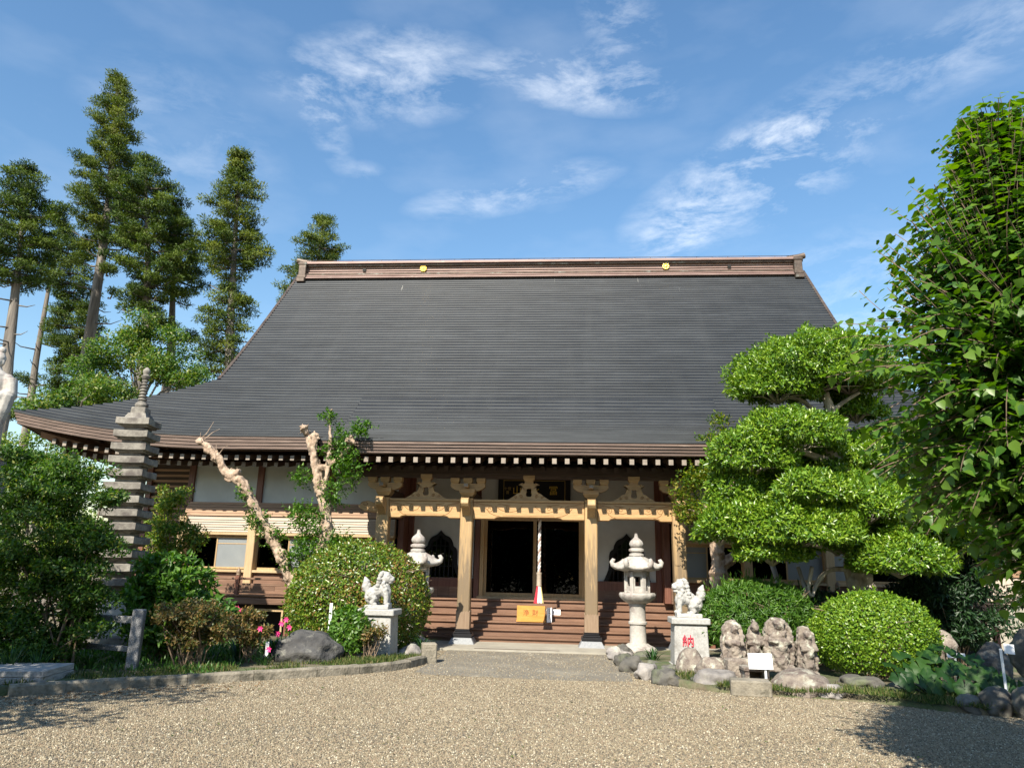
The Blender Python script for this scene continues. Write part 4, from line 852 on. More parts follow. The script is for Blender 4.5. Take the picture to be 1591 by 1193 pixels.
# stone lanterns -----------------------------------------------------------
def lantern(x, y, label, zb=.06):
    t = thing('stone_lantern', label, 'lantern', (x, y, zb), 'stone lanterns before the porch')
    m = M['stone_pale']; hx = lambda r, k=6, o=0: [(x+r*math.cos(2*math.pi*i/k+o), y+r*math.sin(2*math.pi*i/k+o)) for i in range(k)]
    b = MB(); b.lathe([(.0, 0), (.36, 0), (.37, .08), (.33, .13), (.24, .17), (.20, .20), (0, .20)], (x, y, zb), 48, .06, 12); b.build('base', m, t, smooth=True, angle=.8)
    b = MB(); b.lathe([(0, .19), (.185, .19), (.17, .22), (.165, .55), (.17, .57), (.195, .585), (.195, .625), (.17, .64), (.165, .66), (.165, .93), (.185, .96), (.185, 1.0), (0, 1.0)], (x, y, zb), 32); b.build('shaft', m, t, smooth=True, angle=.6)
    b = MB(); b.lathe([(0, .99), (.20, .99), (.28, 1.04), (.36, 1.11), (.37, 1.17), (.35, 1.205), (0, 1.205)], (x, y, zb), 48, .05, 12)
    b.build('platform', m, t, smooth=True, angle=.7)
    # firebox: six posts with openings
    fb = MB(); o = math.pi/6
    for i in range(6):
        a = 2*math.pi*i/6+o; c, s = math.cos(a), math.sin(a)
        px, py = hx(.245, 6, 0)[i]; fb.cbox((px-.02*math.cos(2*math.pi*i/6), py-.02*math.sin(2*math.pi*i/6), zb+1.42), (.085, .085, .44), (0, 0, 2*math.pi*i/6))
        rot = (0, 0, a); cc = (x+.195*c, y+.195*s)
        if i % 2 == 1 or i == 4:
            for dz, h in ((1.27, .13), (1.585, .11)): fb.cbox((*cc, zb+dz), (.05, .22, h), rot)
            for e in (-1, 1): fb.cbox((cc[0]-e*s*.085, cc[1]+e*c*.085, zb+1.42), (.05, .06, .2), rot)
        else:
            fb.cbox((*cc, zb+1.42), (.05, .22, .44), rot); fb.ball((x+.22*c, y+.22*s, zb+1.42), (.07, .07, .10), 2)
    fb.cbox((x, y, zb+1.225), (.40, .40, .04)); fb.cbox((x, y, zb+1.62), (.40, .40, .04))
    fb.build('firebox', m, t, bevel=.008)
    # roof with six curled corners
    r = MB(); nseg = 48; prof = [(.0, 1.635), (.30, 1.635), (.43, 1.665), (.455, 1.70), (.42, 1.745), (.34, 1.80), (.25, 1.875), (.17, 1.93), (.10, 1.96), (0, 1.965)]
    vs = []
    for i in range(nseg):
        a = 2*math.pi*i/nseg; cu = abs(math.cos(3*a))**6
        for rr, z in prof:
            k = (1+.13*cu*(rr/.45)) if rr > .2 else 1; vs.append((x+rr*k*math.cos(a), y+rr*k*math.sin(a), zb+z+.05*cu*(rr/.45)**2-(.012*abs(math.sin(9*a)) if .15 < rr < .44 and z > 1.7 else 0)))
    mm = len(prof); r.add(vs, [(i*mm+j, ((i+1) % nseg)*mm+j, ((i+1) % nseg)*mm+j+1, i*mm+j+1) for i in range(nseg) for j in range(mm-1)])
    r = r.build('lantern_roof', m, t, smooth=True)
    for i in range(6):
        a = 2*math.pi*i/6; c, s = math.cos(a), math.sin(a); b = MB()
        pts = [(.36, 1.72), (.44, 1.73), (.505, 1.765), (.52, 1.82), (.49, 1.86), (.455, 1.85)]
        b.tube([(x+q*c, y+q*s, zb+z) for q, z in pts], [.07, .065, .055, .05, .045, .03], 8); b.build('roof_curl', m, r, smooth=True)
    b = MB(); b.lathe([(0, 1.95), (.15, 1.95), (.15, 1.99), (.11, 2.01), (.11, 2.03), (.155, 2.05), (.155, 2.09), (.11, 2.115), (0, 2.115)], (x, y, zb), 32, .05, 10); b.build('neck', m, t, smooth=True, angle=.7)
    b = MB(); b.lathe([(0, 2.11), (.08, 2.11), (.13, 2.15), (.145, 2.20), (.12, 2.26), (.07, 2.305), (.04, 2.34), (.03, 2.41), (.036, 2.42), (.0, 2.42)], (x, y, zb), 32, .07, 8); b.build('finial', m, t, smooth=True, angle=.9)
lantern(2.37, -1.30, 'weathered stone lantern standing clear on the rocks beside the pedestal with red character')
lantern(-2.32, -1.30, 'white stone lantern half hidden behind the big round clipped azalea')

# guardian lions -----------------------------------------------------------
def pedestal(x, y, zb, label, w=.70, h=.86):
    t = thing('stone_pedestal', label, 'pedestal', (x, y, zb), 'granite pedestals of the lion dogs')
    MB().frustum((x, y, zb+.06), (w, w*.9), (w*.93, w*.84), h-.17).build('block', M['stone_white'], t, bevel=.012)
    MB().box(x-w*.56, x+w*.56, y-w*.52, y+w*.52, zb-.02, zb+.06).build('plinth', M['stone_white'], t, bevel=.01)
    MB().box(x-w*.55, x+w*.55, y-w*.5, y+w*.5, zb+h-.11, zb+h).build('cap', M['stone_white'], t, bevel=.015); return t
def lion(x, y, zb, s, label, open_mouth):
    t = thing('lion_dog_statue', label, 'statue', (x, y, zb), 'guardian lion dog statues')
    b = MB(); P = lambda a, c, d: (x+s*a, y+c, zb+d)
    B = lambda c, r, sub=2, rot=None: b.ball(P(*c), r, sub, (0, rot*s if rot else 0, 0) if rot else None)
    b.box(x-.22, x+.23, y-.15, y+.15, zb, zb+.07)
    B((-.13, 0, .22), (.14, .13, .15)); B((-.02, 0, .31), (.17, .115, .11), 2, -.5); B((.10, 0, .36), (.12, .125, .15)); B((.14, 0, .30), (.10, .11, .12))
    B((.13, 0, .55), (.115, .115, .115)); B((.22, 0, .52), (.07, .08, .05)); B((.21, 0, .575), (.06, .06, .035)); B((.21, 0, .455 if open_mouth else .475), (.055, .07, .025))
    B((.26, 0, .56), (.03, .04, .025))
    for e in (-1, 1):
        B((.16, .06*e, .61), (.05, .035, .03)); B((.05, .10*e, .63), (.045, .03, .055), 2, .4); B((.21, .05*e, .585), (.02, .02, .02))
        for k in range(5): B((.03-.012*k, (.09+.015*(k % 2))*e, .60-.06*k), (.045, .04, .04))
        for k in range(3): B((.10+.03*k, .105*e, .46-.05*k), (.04, .035, .04))
        b.tube([P(.14, .075*e, .34), P(.17, .08*e, .2), P(.165, .08*e, .09)], [.062, .05, .045], 10); B((.19, .08*e, .09), (.055, .045, .035))
        b.tube([P(-.13, .10*e, .24), P(-.05, .11*e, .18), P(-.10, .11*e, .09)], [.09, .065, .05], 10); B((-.05, .11*e, .09), (.06, .045, .035))
        B((-.16, .11*e, .28), (.05, .03, .05)); B((-.08, .115*e, .27), (.035, .03, .035)); B((-.20, .09*e, .20), (.04, .03, .04))
    for k in range(4): B((-.03-.05*k, 0, .42-.035*k), (.045, .05, .04))
    for k in range(3): B((.06+.05*k, 0, .665-.01*k), (.035, .07, .03))
    b.tube([P(-.20, 0, .30), P(-.26, 0, .40), P(-.245, 0, .50), P(-.285, 0, .58)], [.06, .08, .065, .012], 10); B((-.20, 0, .42), (.05, .06, .05)); B((-.27, 0, .34), (.045, .05, .045)); B((-.21, 0, .47), (.03, .04, .04))
    sculpt(b, 'body', M['stone_white'], t, .009, 1, .005, 20., x)
PLx, PLy = -2.62, -3.3; PRx, PRy = 3.12, -3.2
pedestal(PLx, PLy, .05, 'white granite pedestal behind a small twiggy bronze azalea'); lion(PLx, PLy, .908, 1, 'white stone lion dog on pedestal before the round azalea, tail to the wing windows', False)
tp = pedestal(PRx, PRy, .04, 'white granite pedestal with a red painted character', .62, .86); lion(PRx, PRy, .898, -1, 'white stone lion dog beside the stone lantern, on pedestal with red character', True)
letters('奉', .21, (PRx-.20, PRy-.318, .62), M['red_ink'], tp, 'character') if 0 else None
letters('納', .22, (PRx-.06, PRy-.288, .50), M['red_ink'], tp, 'character')

# thirteen storey stone pagoda ----------------------------------------------
def pagoda():
    y = -3.6; p = atY(185, 900, y); x = float(p[0])-.06; zb = .12
    t = thing('stone_pagoda', 'tall many tiered grey stone pagoda with ringed spire rising behind the garden shrubs', 'pagoda', (x, y, zb))
    R_ = Matrix.Rotation(math.radians(8), 3, 'Z')
    def sq(b, r0, z0, r1, z1, flare=0.):
        vs = [Vector((x, y, 0))+R_@Vector((a*r, c*r, 0))+Vector((0, 0, zz)) for r, zz in ((r0, z0), (r1, z1)) for a, c in ((-1, -1), (1, -1), (1, 1), (-1, 1))]
        b.add(vs, [(3, 2, 1, 0), (4, 5, 6, 7)]+[(i, (i+1) % 4, 4+(i+1) % 4, 4+i) for i in range(4)])
    top = float(atY(205, 672, y)[2]); b0 = 1.10
    for r, z0, z1 in ((.60, zb, .34), (.48, .34, .58), (.34, .58, b0-.02)):
        b = MB(); sq(b, r, z0, r*.97, z1); b.build('plinth', M['stone_pagoda'] if r > .5 else M['stone_white'], t, bevel=.015)
    n = 13; step = (top-b0)/(n-1)
    for k in range(n):
        z = b0+step*k; r = .40-.0070*k; last = (k == n-1)
        b = MB(); sq(b, r*.60, z-.02, r*.60, z+step*.60); b.build('storey', M['stone_pagoda'], t)
        tr = MB(); h = step*.52; zl = z+step*.46; g = 9; vs = []
        # roof slab with lifted corners: stepped under side, sloping top
        for (rr, dz, cu) in ((r*.60, -.035, 0), (r*.80, -.03, 0), (r*.80, .0, .006), (r*.98, .0, .010), (r, .008, .012), (r*1.0, h*.88, .022), (r*.60 if not last else r*.66, h*1.18, 0), (r*.58 if not last else r*.52, h*1.2 if not last else h*1.9, 0)):
            for e in range(4):
                for q in range(g-1):
                    u = -1+2*q/(g-1); a, c = [(u, -1), (1, u), (-u, 1), (-1, -u)][e]
                    v = R_@Vector((a*rr, c*rr, 0)); vs.append((x+v.x, y+v.y, zl+dz+cu*abs(u)**3))
        m = 4*(g-1); tr.add(vs, [(j*m+i, j*m+(i+1) % m, (j+1)*m+(i+1) % m, (j+1)*m+i) for j in range(7) for i in range(m)]+[tuple(range(m-1, -1, -1)), tuple(7*m+i for i in range(m))])
        tr.build('tier_roof', M['stone_pagoda'], t)
    zt = b0+step*(n-1)+step*.46+step*.52*1.9
    b = MB(); sq(b, .145, zt-.03, .135, zt+.13); b.build('spire_base', M['stone_pagoda'], t, bevel=.01)
    b = MB(); b.lathe([(0, 0), (.08, 0), (.115, .04), (.12, .08), (.10, .11), (0, .11)], (x, y, zt+.12), 32, .08, 10); b.build('lotus', M['stone_pagoda'], t, smooth=True, angle=.8)
    top_z = float(atY(222, 570, y)[2]); hs = max(.5, top_z-(zt+.22)); pr = []
    for k in range(8): z = .66*hs*k/8; r = .088-.004*k; pr += [(r*.66, z), (r, z+.01), (r, z+.66*hs/8*.55), (r*.66, z+.66*hs/8*.66)]
    b = MB(); b.lathe([(0, -.02)]+pr+[(0, .67*hs)], (x, y, zt+.22), 20); b.build('spire_rings', M['stone_pagoda'], t, smooth=True, angle=.5)
    b = MB(); b.lathe([(r*.66, z*hs*.95) for r, z in ((0, 0), (.07, 0), (.12, .05), (.13, .09), (.085, .12), (.075, .14), (.10, .19), (.105, .24), (.08, .29), (.03, .34), (0, .35))], (x, y, zt+.22+.655*hs), 24, .05, 8); b.build('jewel', M['stone_pagoda'], t, smooth=True, angle=.8)
    return x, y
PAGX, PAGY = pagoda()
# granite fence before the pagoda
pf = atZ(205, 1037, .12); fx, fy = float(pf[0]), float(pf[1])
t = thing('granite_fence', 'low speckled granite fence with square posts before the stone pagoda', 'fence', (fx, fy, .1))
for i in range(2):
    x = fx-1.45*i; MB().cbox((x, fy+.45*i, .53), (.16, .16, .86), (0, 0, .25)).build('post', M['granite'], t, bevel=.012)
MB().cbox((fx-.72, fy+.22, .80), (1.36, .09, .10), (0, 0, -.30)).build('rail', M['granite'], t, bevel=.008)
MB().cbox((fx-.72, fy+.22, .38), (1.36, .07, .08), (0, 0, -.30)).build('rail', M['granite'], t, bevel=.008)

# rocks ---------------------------------------------------------------------
def rock(px, py, wpx, hpx, Y, m, label, name='garden_rock', cat='rock', depth=.8, rot=0., seed=0, group=None, sink=.12, nz=.35, ns=1.3):
    p = atY(px, py, Y); s = pxm(Y); w, h = wpx/s/2, hpx/s/2
    b = MB(); b.ball((p[0], Y, p[2]), (w, w*depth, h), 4, (0, 0, rot), nz, ns, seed)
    t = tag(b.build(name, M[m], smooth=True), label, cat, group)
    me = t.data; o = Vector((p[0], Y, p[2]-h*(1-sink)))
    for v in me.vertices: v.co -= o
    t.location = o; return t
rock(478, 1014, 104, 62, -4.45, 'stone_dark', 'large dark flat topped boulder among the pink lilies', rot=.1, seed=3, nz=.25)
rock(640, 1018, 36, 30, -2.9, 'stone_rock', 'small grey boulder at the foot of the round azalea', seed=5)
p = atZ(664, 1029, .02); t = tag(MB().cbox((p[0], p[1]+.1, .17), (.27, .26, .36), (0, 0, .3)).build('corner_stone', M['kerb'], bevel=.02), 'square cut corner stone ending the curved kerb', 'stone')
# right border stones along the gravel, each its own
for i, (px, py, w, h, Y, m, lab) in enumerate([
        (968, 1020, 34, 34, -1.75, 'stone_moss_shade', 'squared mossy stone at the path edge by the lantern'),
        (1000, 1027, 44, 26, -2.0, 'stone_moss_shade', 'low mossy stone under the stone lantern'),
        (1018, 1042, 40, 30, -3.0, 'stone_moss_shade', 'small round mossy stone at the foot of the lion pedestal'),
        (1040, 1050, 34, 34, -3.8, 'stone_moss_shade', 'narrow mossy stone between lion pedestal and upright boulder'),
        (1073, 1042, 46, 60, -4.5, 'stone_lichen', 'upright rounded lichen boulder before the lion pedestal'),
        (1108, 1048, 50, 52, -4.9, 'stone_lichen', 'pale leaning lichen boulder behind the dark egg shaped boulder'),
        (1112, 1061, 70, 42, -5.35, 'stone_rock', 'dark egg shaped boulder on the gravel edge'),
        (1243, 1066, 96, 46, -5.6, 'stone_lichen', 'broad lichen covered boulder carrying two worn statues'),
        (1290, 1077, 46, 26, -5.9, 'stone_rock', 'low cut stone beside the broad lichen boulder'),
        (1338, 1062, 62, 26, -5.2, 'stone_moss_shade', 'flat mossy stone under the round clipped bush'),
        (1425, 1076, 84, 30, -5.3, 'stone_moss_shade', 'long flat mossy stone beside the broad leaved plant'),
        (1507, 1098, 42, 32, -6.75, 'stone_moss_shade', 'small blocky border stone below the broad leaved plant'),
        (1552, 1094, 52, 46, -6.85, 'stone_moss_shade', 'domed border stone at the foot of the white signpost'),
        (1596, 1098, 44, 50, -7.05, 'stone_moss_shade', 'rounded dark border stone past the white signpost'),
        (1462, 1005, 44, 46, -3.6, 'stone_lichen', 'pale sunlit boulder behind the broad leaved plant'),
        (1592, 1015, 40, 62, -6.2, 'stone_moss_shade', 'tall grey boulder behind the white signpost'),
        (1545, 1040, 50, 70, -4.6, 'stone_dark', 'dark square edged rock in the shade behind the signpost')]):
    rock(px, py, w, h, Y, m, lab, seed=i*2+7, depth=.85, rot=.6*i, group='border stones of the right bed', nz=.22 if h > 40 else .3)
# small cut stones lining the bed from the path to the boulders
acc_ = 0.; k_ = 0; where = ['first', 'second', 'third', 'fourth', 'fifth', 'sixth', 'seventh', 'eighth', 'ninth', 'tenth', 'eleventh', 'twelfth']
for (xa, ya), (xb, yb) in zip(RB[:12], RB[1:13]):
    acc_ += math.hypot(xb-xa, yb-ya)
    if acc_ > .55 and k_ < 7:
        acc_ = 0.; b = MB().ball((xb-.03, yb, .09), (.20+.06*RNG.random(), .17, .12+.06*RNG.random()), 3, (.1, .1, k_*1.3), .5, 1.5, k_+40)
        o = b.build('edging_stone', M['stone_moss_shade' if k_ % 3 else 'stone_rock'], smooth=True); tag(o, 'edging stone of the right bed, %s from the porch apron' % where[k_], 'rock', 'edging stones'); k_ += 1
# worn statues ---------------------------------------------------------------
def jizo(px, ptop, pbot, wpx, Y, label, kind, seed):
    p = atY(px, pbot, Y); q = atY(px, ptop, Y); x, z = float(p[0]), float(p[2]); h = float(q[2])-z; w = wpx/pxm(Y)
    t = thing('stone_statue', label, 'statue', (x, Y, z), 'worn roadside statues'); b = MB()
    if kind in (0, 2, 3):   # slab with rounded top behind the figure
        P = [(-.46, .05), (-.5, .35), (-.48, .65), (-.38, .88), (-.2, .99), (0, 1.), (.2, .98), (.38, .86), (.47, .62), (.5, .35), (.46, .05)]
        b.prismY([(x+a*w, z+c*h) for a, c in P], Y-.01, Y+.14)
    B = lambda c, r: b.ball((x+c[0]*w, Y+c[1], z+c[2]*h), (r[0]*w, r[1], r[2]*h), 2)
    B((0, -.05, .84 if kind != 1 else .88), (.17, .085, .115)); B((0, -.02, .64), (.30, .10, .14)); B((0, -.03, .42), (.27, .12, .24)); B((0, -.02, .18), (.31, .13, .18)); B((0, -.11, .55), (.16, .06, .06))
    for e in (-1, 1): b.tube([(x+e*.27*w, Y-.03, z+.68*h), (x+e*.30*w, Y-.08, z+.54*h), (x+e*.08*w, Y-.13, z+.55*h)], .045, 8); B((e*.19, -.01, .3), (.12, .1, .26))
    if kind == 2: B((0, -.06, .90), (.19, .09, .10)); b.tube([(x+.1*w, Y-.12, z+.2*h), (x+.12*w, Y-.12, z+.75*h)], .02, 6)
    if kind == 1: B((0, .03, .98), (.10, .06, .05)); B((.0, .05, .5), (.40, .10, .42))
    b.box(x-.42*w, x+.42*w, Y-.12, Y+.14, z-.02, z+.09*h)
    sculpt(b, 'figure', M['stone_lichen'], t, .014, 1, .03, 11., seed)
jizo(1142, 964, 1040, 34, -5.0, 'slender worn stone statue with rounded halo next to the upright boulders', 0, 1)
jizo(1175, 964, 1040, 33, -4.9, 'small pointed worn stone statue behind the white text board', 1, 5)
jizo(1213, 960, 1040, 44, -5.0, 'tallest worn stone statue with broad halo slab', 2, 9)
jizo(1257, 974, 1050, 29, -5.05, 'short worn stone statue leaning at the round clipped bush', 3, 13)
# stone shelf and little niche under the statues
p = atY(1165, 1055, -5.25)
t = tag(MB().cbox((p[0]-.02, -5.05, .20), (.62, .45, .44), (0, 0, .05)).build('stone_plinth', M['stone_lichen'], bevel=.03), 'rough lichen stone block under the two slender statues', 'stone')
p = atY(1172, 1052, -5.45); b = MB(); x, z = float(p[0]), float(p[2])
b.box(x-.17, x-.10, -5.62, -5.32, z-.12, z+.10); b.box(x+.10, x+.17, -5.62, -5.32, z-.12, z+.10); b.box(x-.19, x+.19, -5.64, -5.30, z+.10, z+.16); b.box(x-.10, x+.10, -5.38, -5.32, z-.12, z+.10); b.box(x-.19, x+.19, -5.66, -5.32, z-.17, z-.12)
tag(b.build('stone_niche', M['stone_lichen'], bevel=.012), 'little open stone niche below the white text board', 'niche')
p = atZ(1172, 1083, .0); t = tag(MB().cbox((p[0], p[1]+.22, .10), (.56, .36, .22), (0, 0, -.12)).build('cut_stone', M['kerb'], bevel=.02), 'cut rectangular stone step below the little stone niche', 'stone')
# signs -----------------------------------------------------------------------
def sign(px0, px1, py0, py1, ppx, pbot, Y, label, cols=0, tilt=0., leg=.018):
    a, c = atY(px0, py0, Y), atY(px1, py1, Y); q = atY(ppx, pbot, Y); x0, x1, z1, z0 = a[0], c[0], a[2], c[2]
    t = thing('signboard', label, 'sign', (q[0], Y, q[2])); cx, cz = (x0+x1)/2, (z0+z1)/2
    MB().cbox((cx, Y, cz), (x1-x0, .012, z1-z0), (-.18, tilt, 0)).build('board', M['paint_white'], t, bevel=.002)
    MB().tube([(q[0], Y+.02, q[2]-.1), (q[0]-.01, Y+.012, cz)], leg, 8).build('leg', M['paint_white'], t)
    if cols:
        b = MB(); 
        for i in range(cols):
            for j in range(4+(i*7) % 5):
                u = (i+.8)/(cols+.6)-.5; v = .38-.085*j; b.cbox((cx+u*(x1-x0), Y-.009-.18*v*(z1-z0)+.0, cz+v*(z1-z0)), (.012, .003, .014+.006*((i+j) % 2)), (-.18, tilt, 0))
        b.build('handwriting', M['ink'], t)
    return t
sign(1162, 1201, 1014, 1040, 1192, 1065, -5.75, 'white handwritten text board standing before the worn statues', 6)
sign(1559, 1577, 1000, 1016, 1566, 1080, -6.6, 'tilted white plate on a thin leg above the domed border stone', 0, .10)
sign(1471, 1500, 1014, 1022, 1490, 1060, -5.0, 'white card half hidden behind the broad leaved plant', 0, .0)
for px, y0, y1, Y, lab in ((515, 938, 975, -3.6, 'thin white stake in front of the round azalea'), (416, 998, 1020, -5.0, 'short white stake beside the pink lilies')):
    a, c = atY(px, y0, Y), atY(px, y1, Y); tag(MB().cbox((a[0], Y, (a[2]+.08)/2), (.055, .02, a[2]-.05)).build('plant_stake', M['paint_white'], bevel=.004), lab, 'stake')
# weathered planks at the left
pl = atZ(25, 1078, 0)
for k in range(3):
    o = tag(MB().cbox((pl[0]-.42, pl[1]+.45, .055+.085*k), (1.15, .9-.02*k, .08), (0, 0, .12+.03*k)).build('plank', M['planks'], bevel=.006), ['grey plank at the bottom of the low stack by the kerb', 'grey plank in the middle of the low stack by the kerb', 'grey plank on top of the low stack by the kerb'][k], 'plank', 'stacked planks')
# standing figure on its tall pedestal at the left ------------------------------
def kannon():
    Y = -4.2; p = atY(-10, 620, Y); x = float(p[0])-.05; top = float(atY(0, 538, Y)[2]); z = top-2.15
    t = thing('robed_statue', 'pale robed standing figure statue with topknot on a tall pedestal', 'statue', (x, Y, .1))
    MB().frustum((x, Y, .08), (1.3, 1.3), (1.0, 1.0), 1.0).build('pedestal', M['granite'], t, bevel=.02); MB().frustum((x, Y, 1.08), (.8, .8), (.7, .7), z-1.2).build('pedestal_block', M['granite'], t, bevel=.02)
    MB().lathe([(0, 0), (.36, 0), (.45, .06), (.40, .12), (0, .12)], (x, Y, z-.12), 36, .08, 10).build('lotus', M['stone_white'], t, smooth=True)
    b = MB(); B = lambda c, r, s=2: b.ball((x+c[0], Y+c[1], z+c[2]), r, s)
    b.lathe([(0, 0), (.30, 0), (.29, .25), (.28, .6), (.30, .95), (.32, 1.2), (.33, 1.38), (.27, 1.55), (.10, 1.66), (.075, 1.72), (0, 1.73)], (x, Y, z), 32)
    B((0, -.01, 1.83), (.105, .12, .14)); B((0, .02, 1.90), (.115, .12, .10)); B((0, .04, 2.07), (.075, .075, .085)); B((0, -.125, 1.82), (.018, .025, .03)); B((0, .03, 1.985), (.08, .08, .035))
    for e in (-1, 1):
        B((e*.11, .01, 1.81), (.018, .03, .06)); B((e*.26, 0, 1.46), (.12, .12, .12)); b.tube([(x+e*.32, Y, z+1.46), (x+e*.40, Y-.03, z+1.15), (x+e*.26, Y-.24, z+1.02), (x+e*.05, Y-.32, z+1.12)], [.13, .14, .11, .05], 12)
        b.tube([(x+e*.38, Y-.08, z+1.12), (x+e*.36, Y-.12, z+.8), (x+e*.30, Y-.10, z+.40)], [.15, .14, .08], 10)
    for k in range(9): 
        a = -2.6+k*.55; b.tube([(x+.25*math.cos(a), Y+.25*math.sin(a), z+.03), (x+.235*math.cos(a+.1), Y+.235*math.sin(a+.1), z+.6), (x+.26*math.cos(a+.2), Y+.26*math.sin(a+.2), z+1.1)], .025, 6)
    for k in range(4): b.tube([(x-.24+.02*k, Y-.16, z+1.45-.12*k), (x, Y-.29, z+1.28-.13*k), (x+.24-.02*k, Y-.16, z+1.45-.12*k)], .022, 6)
    sculpt(b, 'figure', M['stone_pale'], t, .016, 2)
kannon()
# building beyond the garden on the right ---------------------------------------
sh = thing('storehouse', 'low beige building with corrugated walls beyond the garden trees', 'building', (14.5, 3.0, 0))
sx0, sx1, sy = 11.0, 19.0, 2.5
MB().box(sx0, sx1, sy+.05, sy+6, 0, 3.2).build('wall', M['shed'], sh)
for r, (z0, z1) in enumerate(((1.1, 1.75), (1.95, 2.9))):
    n = 110; vs = []
    for i in range(n+1):
        x = sx0+(sx1-sx0)*i/n; d = .035*(i % 2); vs += [(x, sy-d, z0), (x, sy-d, z1)]
    MB().add(vs, [(2*i, 2*i+2, 2*i+3, 2*i+1) for i in range(n)]).build('corrugated_sheet', M['shed'], sh)
MB().box(sx0-.02, sx1, sy-.06, sy+.04, 1.76, 1.94).build('belt_rail', M['band_x'], sh)
MB().box(sx0-.02, sx1, sy-.08, sy+.04, .0, 1.08).build('plinth', M['apron'], sh)
MB().add([(sx0-.5, sy-.8, 3.1), (sx1+.5, sy-.8, 3.1), (sx1+.5, sy+3, 4.6), (sx0-.5, sy+3, 4.6), (sx1+.5, sy+6.8, 3.1), (sx0-.5, sy+6.8, 3.1)], [(0, 1, 2, 3), (3, 2, 4, 5)]).build('roof', M['roof'], sh)

# ---------------------------------------------------------------- plants
def V3(p): return np.asarray(p, float)
def unit(a): return a/np.maximum(np.linalg.norm(a, axis=-1, keepdims=True), 1e-9)
_K = [(NP.normal(size=3)*f, NP.uniform(0, 6.28)) for f in (1.2, 1.7, 2.3, 3.1, 4.3, 5.9)]
def vnoise(P, s=1.):
    P = np.asarray(P)*s; return sum(np.sin(P@k+ph) for k, ph in _K)/6.
def arrays_mesh(name, V, F, mat, tint=None):
    me = bpy.data.meshes.new(name); k = F.shape[1]
    me.vertices.add(len(V)); me.vertices.foreach_set('co', np.ascontiguousarray(V, dtype=np.float32).ravel())
    me.loops.add(F.size); me.loops.foreach_set('vertex_index', np.ascontiguousarray(F, dtype=np.int32).ravel())
    me.polygons.add(len(F)); me.polygons.foreach_set('loop_start', np.arange(0, F.size, k, dtype=np.int32))
    if tint is not None:
        a = me.attributes.new('tint', 'FLOAT', 'POINT'); a.data.foreach_set('value', np.ascontiguousarray(tint, dtype=np.float32))
    me.update(); me.validate(); me.materials.append(mat); return me
SHAPES = {
 'diamond': (np.array([(0, 0, 0), (.5, .45, .08), (0, 1, 0), (-.5, .45, .08)]), np.array([(0, 1, 2), (0, 2, 3)])),
 'heart': (np.array([(0, 0, 0), (.42, .02, .05), (.5, .34, .09), (0, 1, -.10), (-.5, .34, .09), (-.42, .02, .05), (0, .42, 0.)]), np.array([(0, 1, 6), (1, 2, 6), (2, 3, 6), (6, 3, 4), (6, 4, 5), (6, 5, 0)])),
 'lance': (np.array([(0, 0, 0), (.5, .3, .05), (.32, .7, .0), (0, 1, -.14), (-.32, .7, .0), (-.5, .3, .05)]), np.array([(0, 1, 2, 3), (0, 3, 4, 5)])),
}
def leaves(name, P, D, Nn, L, W, mat, parent=None, tint=None, shape='diamond', asmesh=False):
    """one mesh of leaves: base points P, directions D, upward normals Nn, lengths, widths"""
    n = len(P); D = unit(D); S = unit(np.cross(D, Nn)); U = np.cross(S, D)
    L = np.broadcast_to(L, (n,)); W = np.broadcast_to(W, (n,)); T, F = SHAPES[shape]; k = len(T)
    V = P[:, None]+S[:, None]*(T[None, :, 0, None]*W[:, None, None])+D[:, None]*(T[None, :, 1, None]*L[:, None, None])+U[:, None]*(T[None, :, 2, None]*L[:, None, None])
    if parent: V = V-np.array(origin(parent))
    tint = NP.random(n) if tint is None else tint
    me = arrays_mesh(name, V.reshape(-1, 3), (F[None]+np.arange(n)[:, None, None]*k).reshape(-1, F.shape[1]), mat, np.repeat(np.clip(tint, 0, 1), k))
    return me if asmesh else new(name, me, parent)
def rdir(n): return unit(NP.normal(size=(n, 3)))
def clump_leaves(C, R, per, spread=.7, up=.3, shell=.45):
    """leaf points in ellipsoid clumps; C (m,3) centres, R (m,3) radii"""
    m = len(C); d = rdir(m*per); r = (shell+(1-shell)*NP.random(m*per)**.6)[:, None]
    Cc, Rr = np.repeat(C, per, 0), np.repeat(R, per, 0); P = Cc+d*Rr*r
    D = unit(d*.45+NP.normal(size=d.shape)*spread+np.array([0, 0, up*.5])); Nn = unit(d*.8+np.array([-.1, -.35, .8])+NP.normal(size=d.shape)*.45)
    return P, D, Nn, d
def dome_pts(c, rad, n, lump=.05, ls=3., lo=-.55, thick=.13):
    d = rdir(int(n*1.9)); d = d[d[:, 2] > lo][:n]; rad = V3(rad)
    k = 1+lump*vnoise(d*rad, ls)*1.6; t = 1-thick*NP.random(len(d))**1.6
    P = V3(c)+d*rad*(k*t)[:, None]; Nn = unit(d/rad); return P, Nn, t
SPR_P, SPR_D, SPR_N = [], [], []
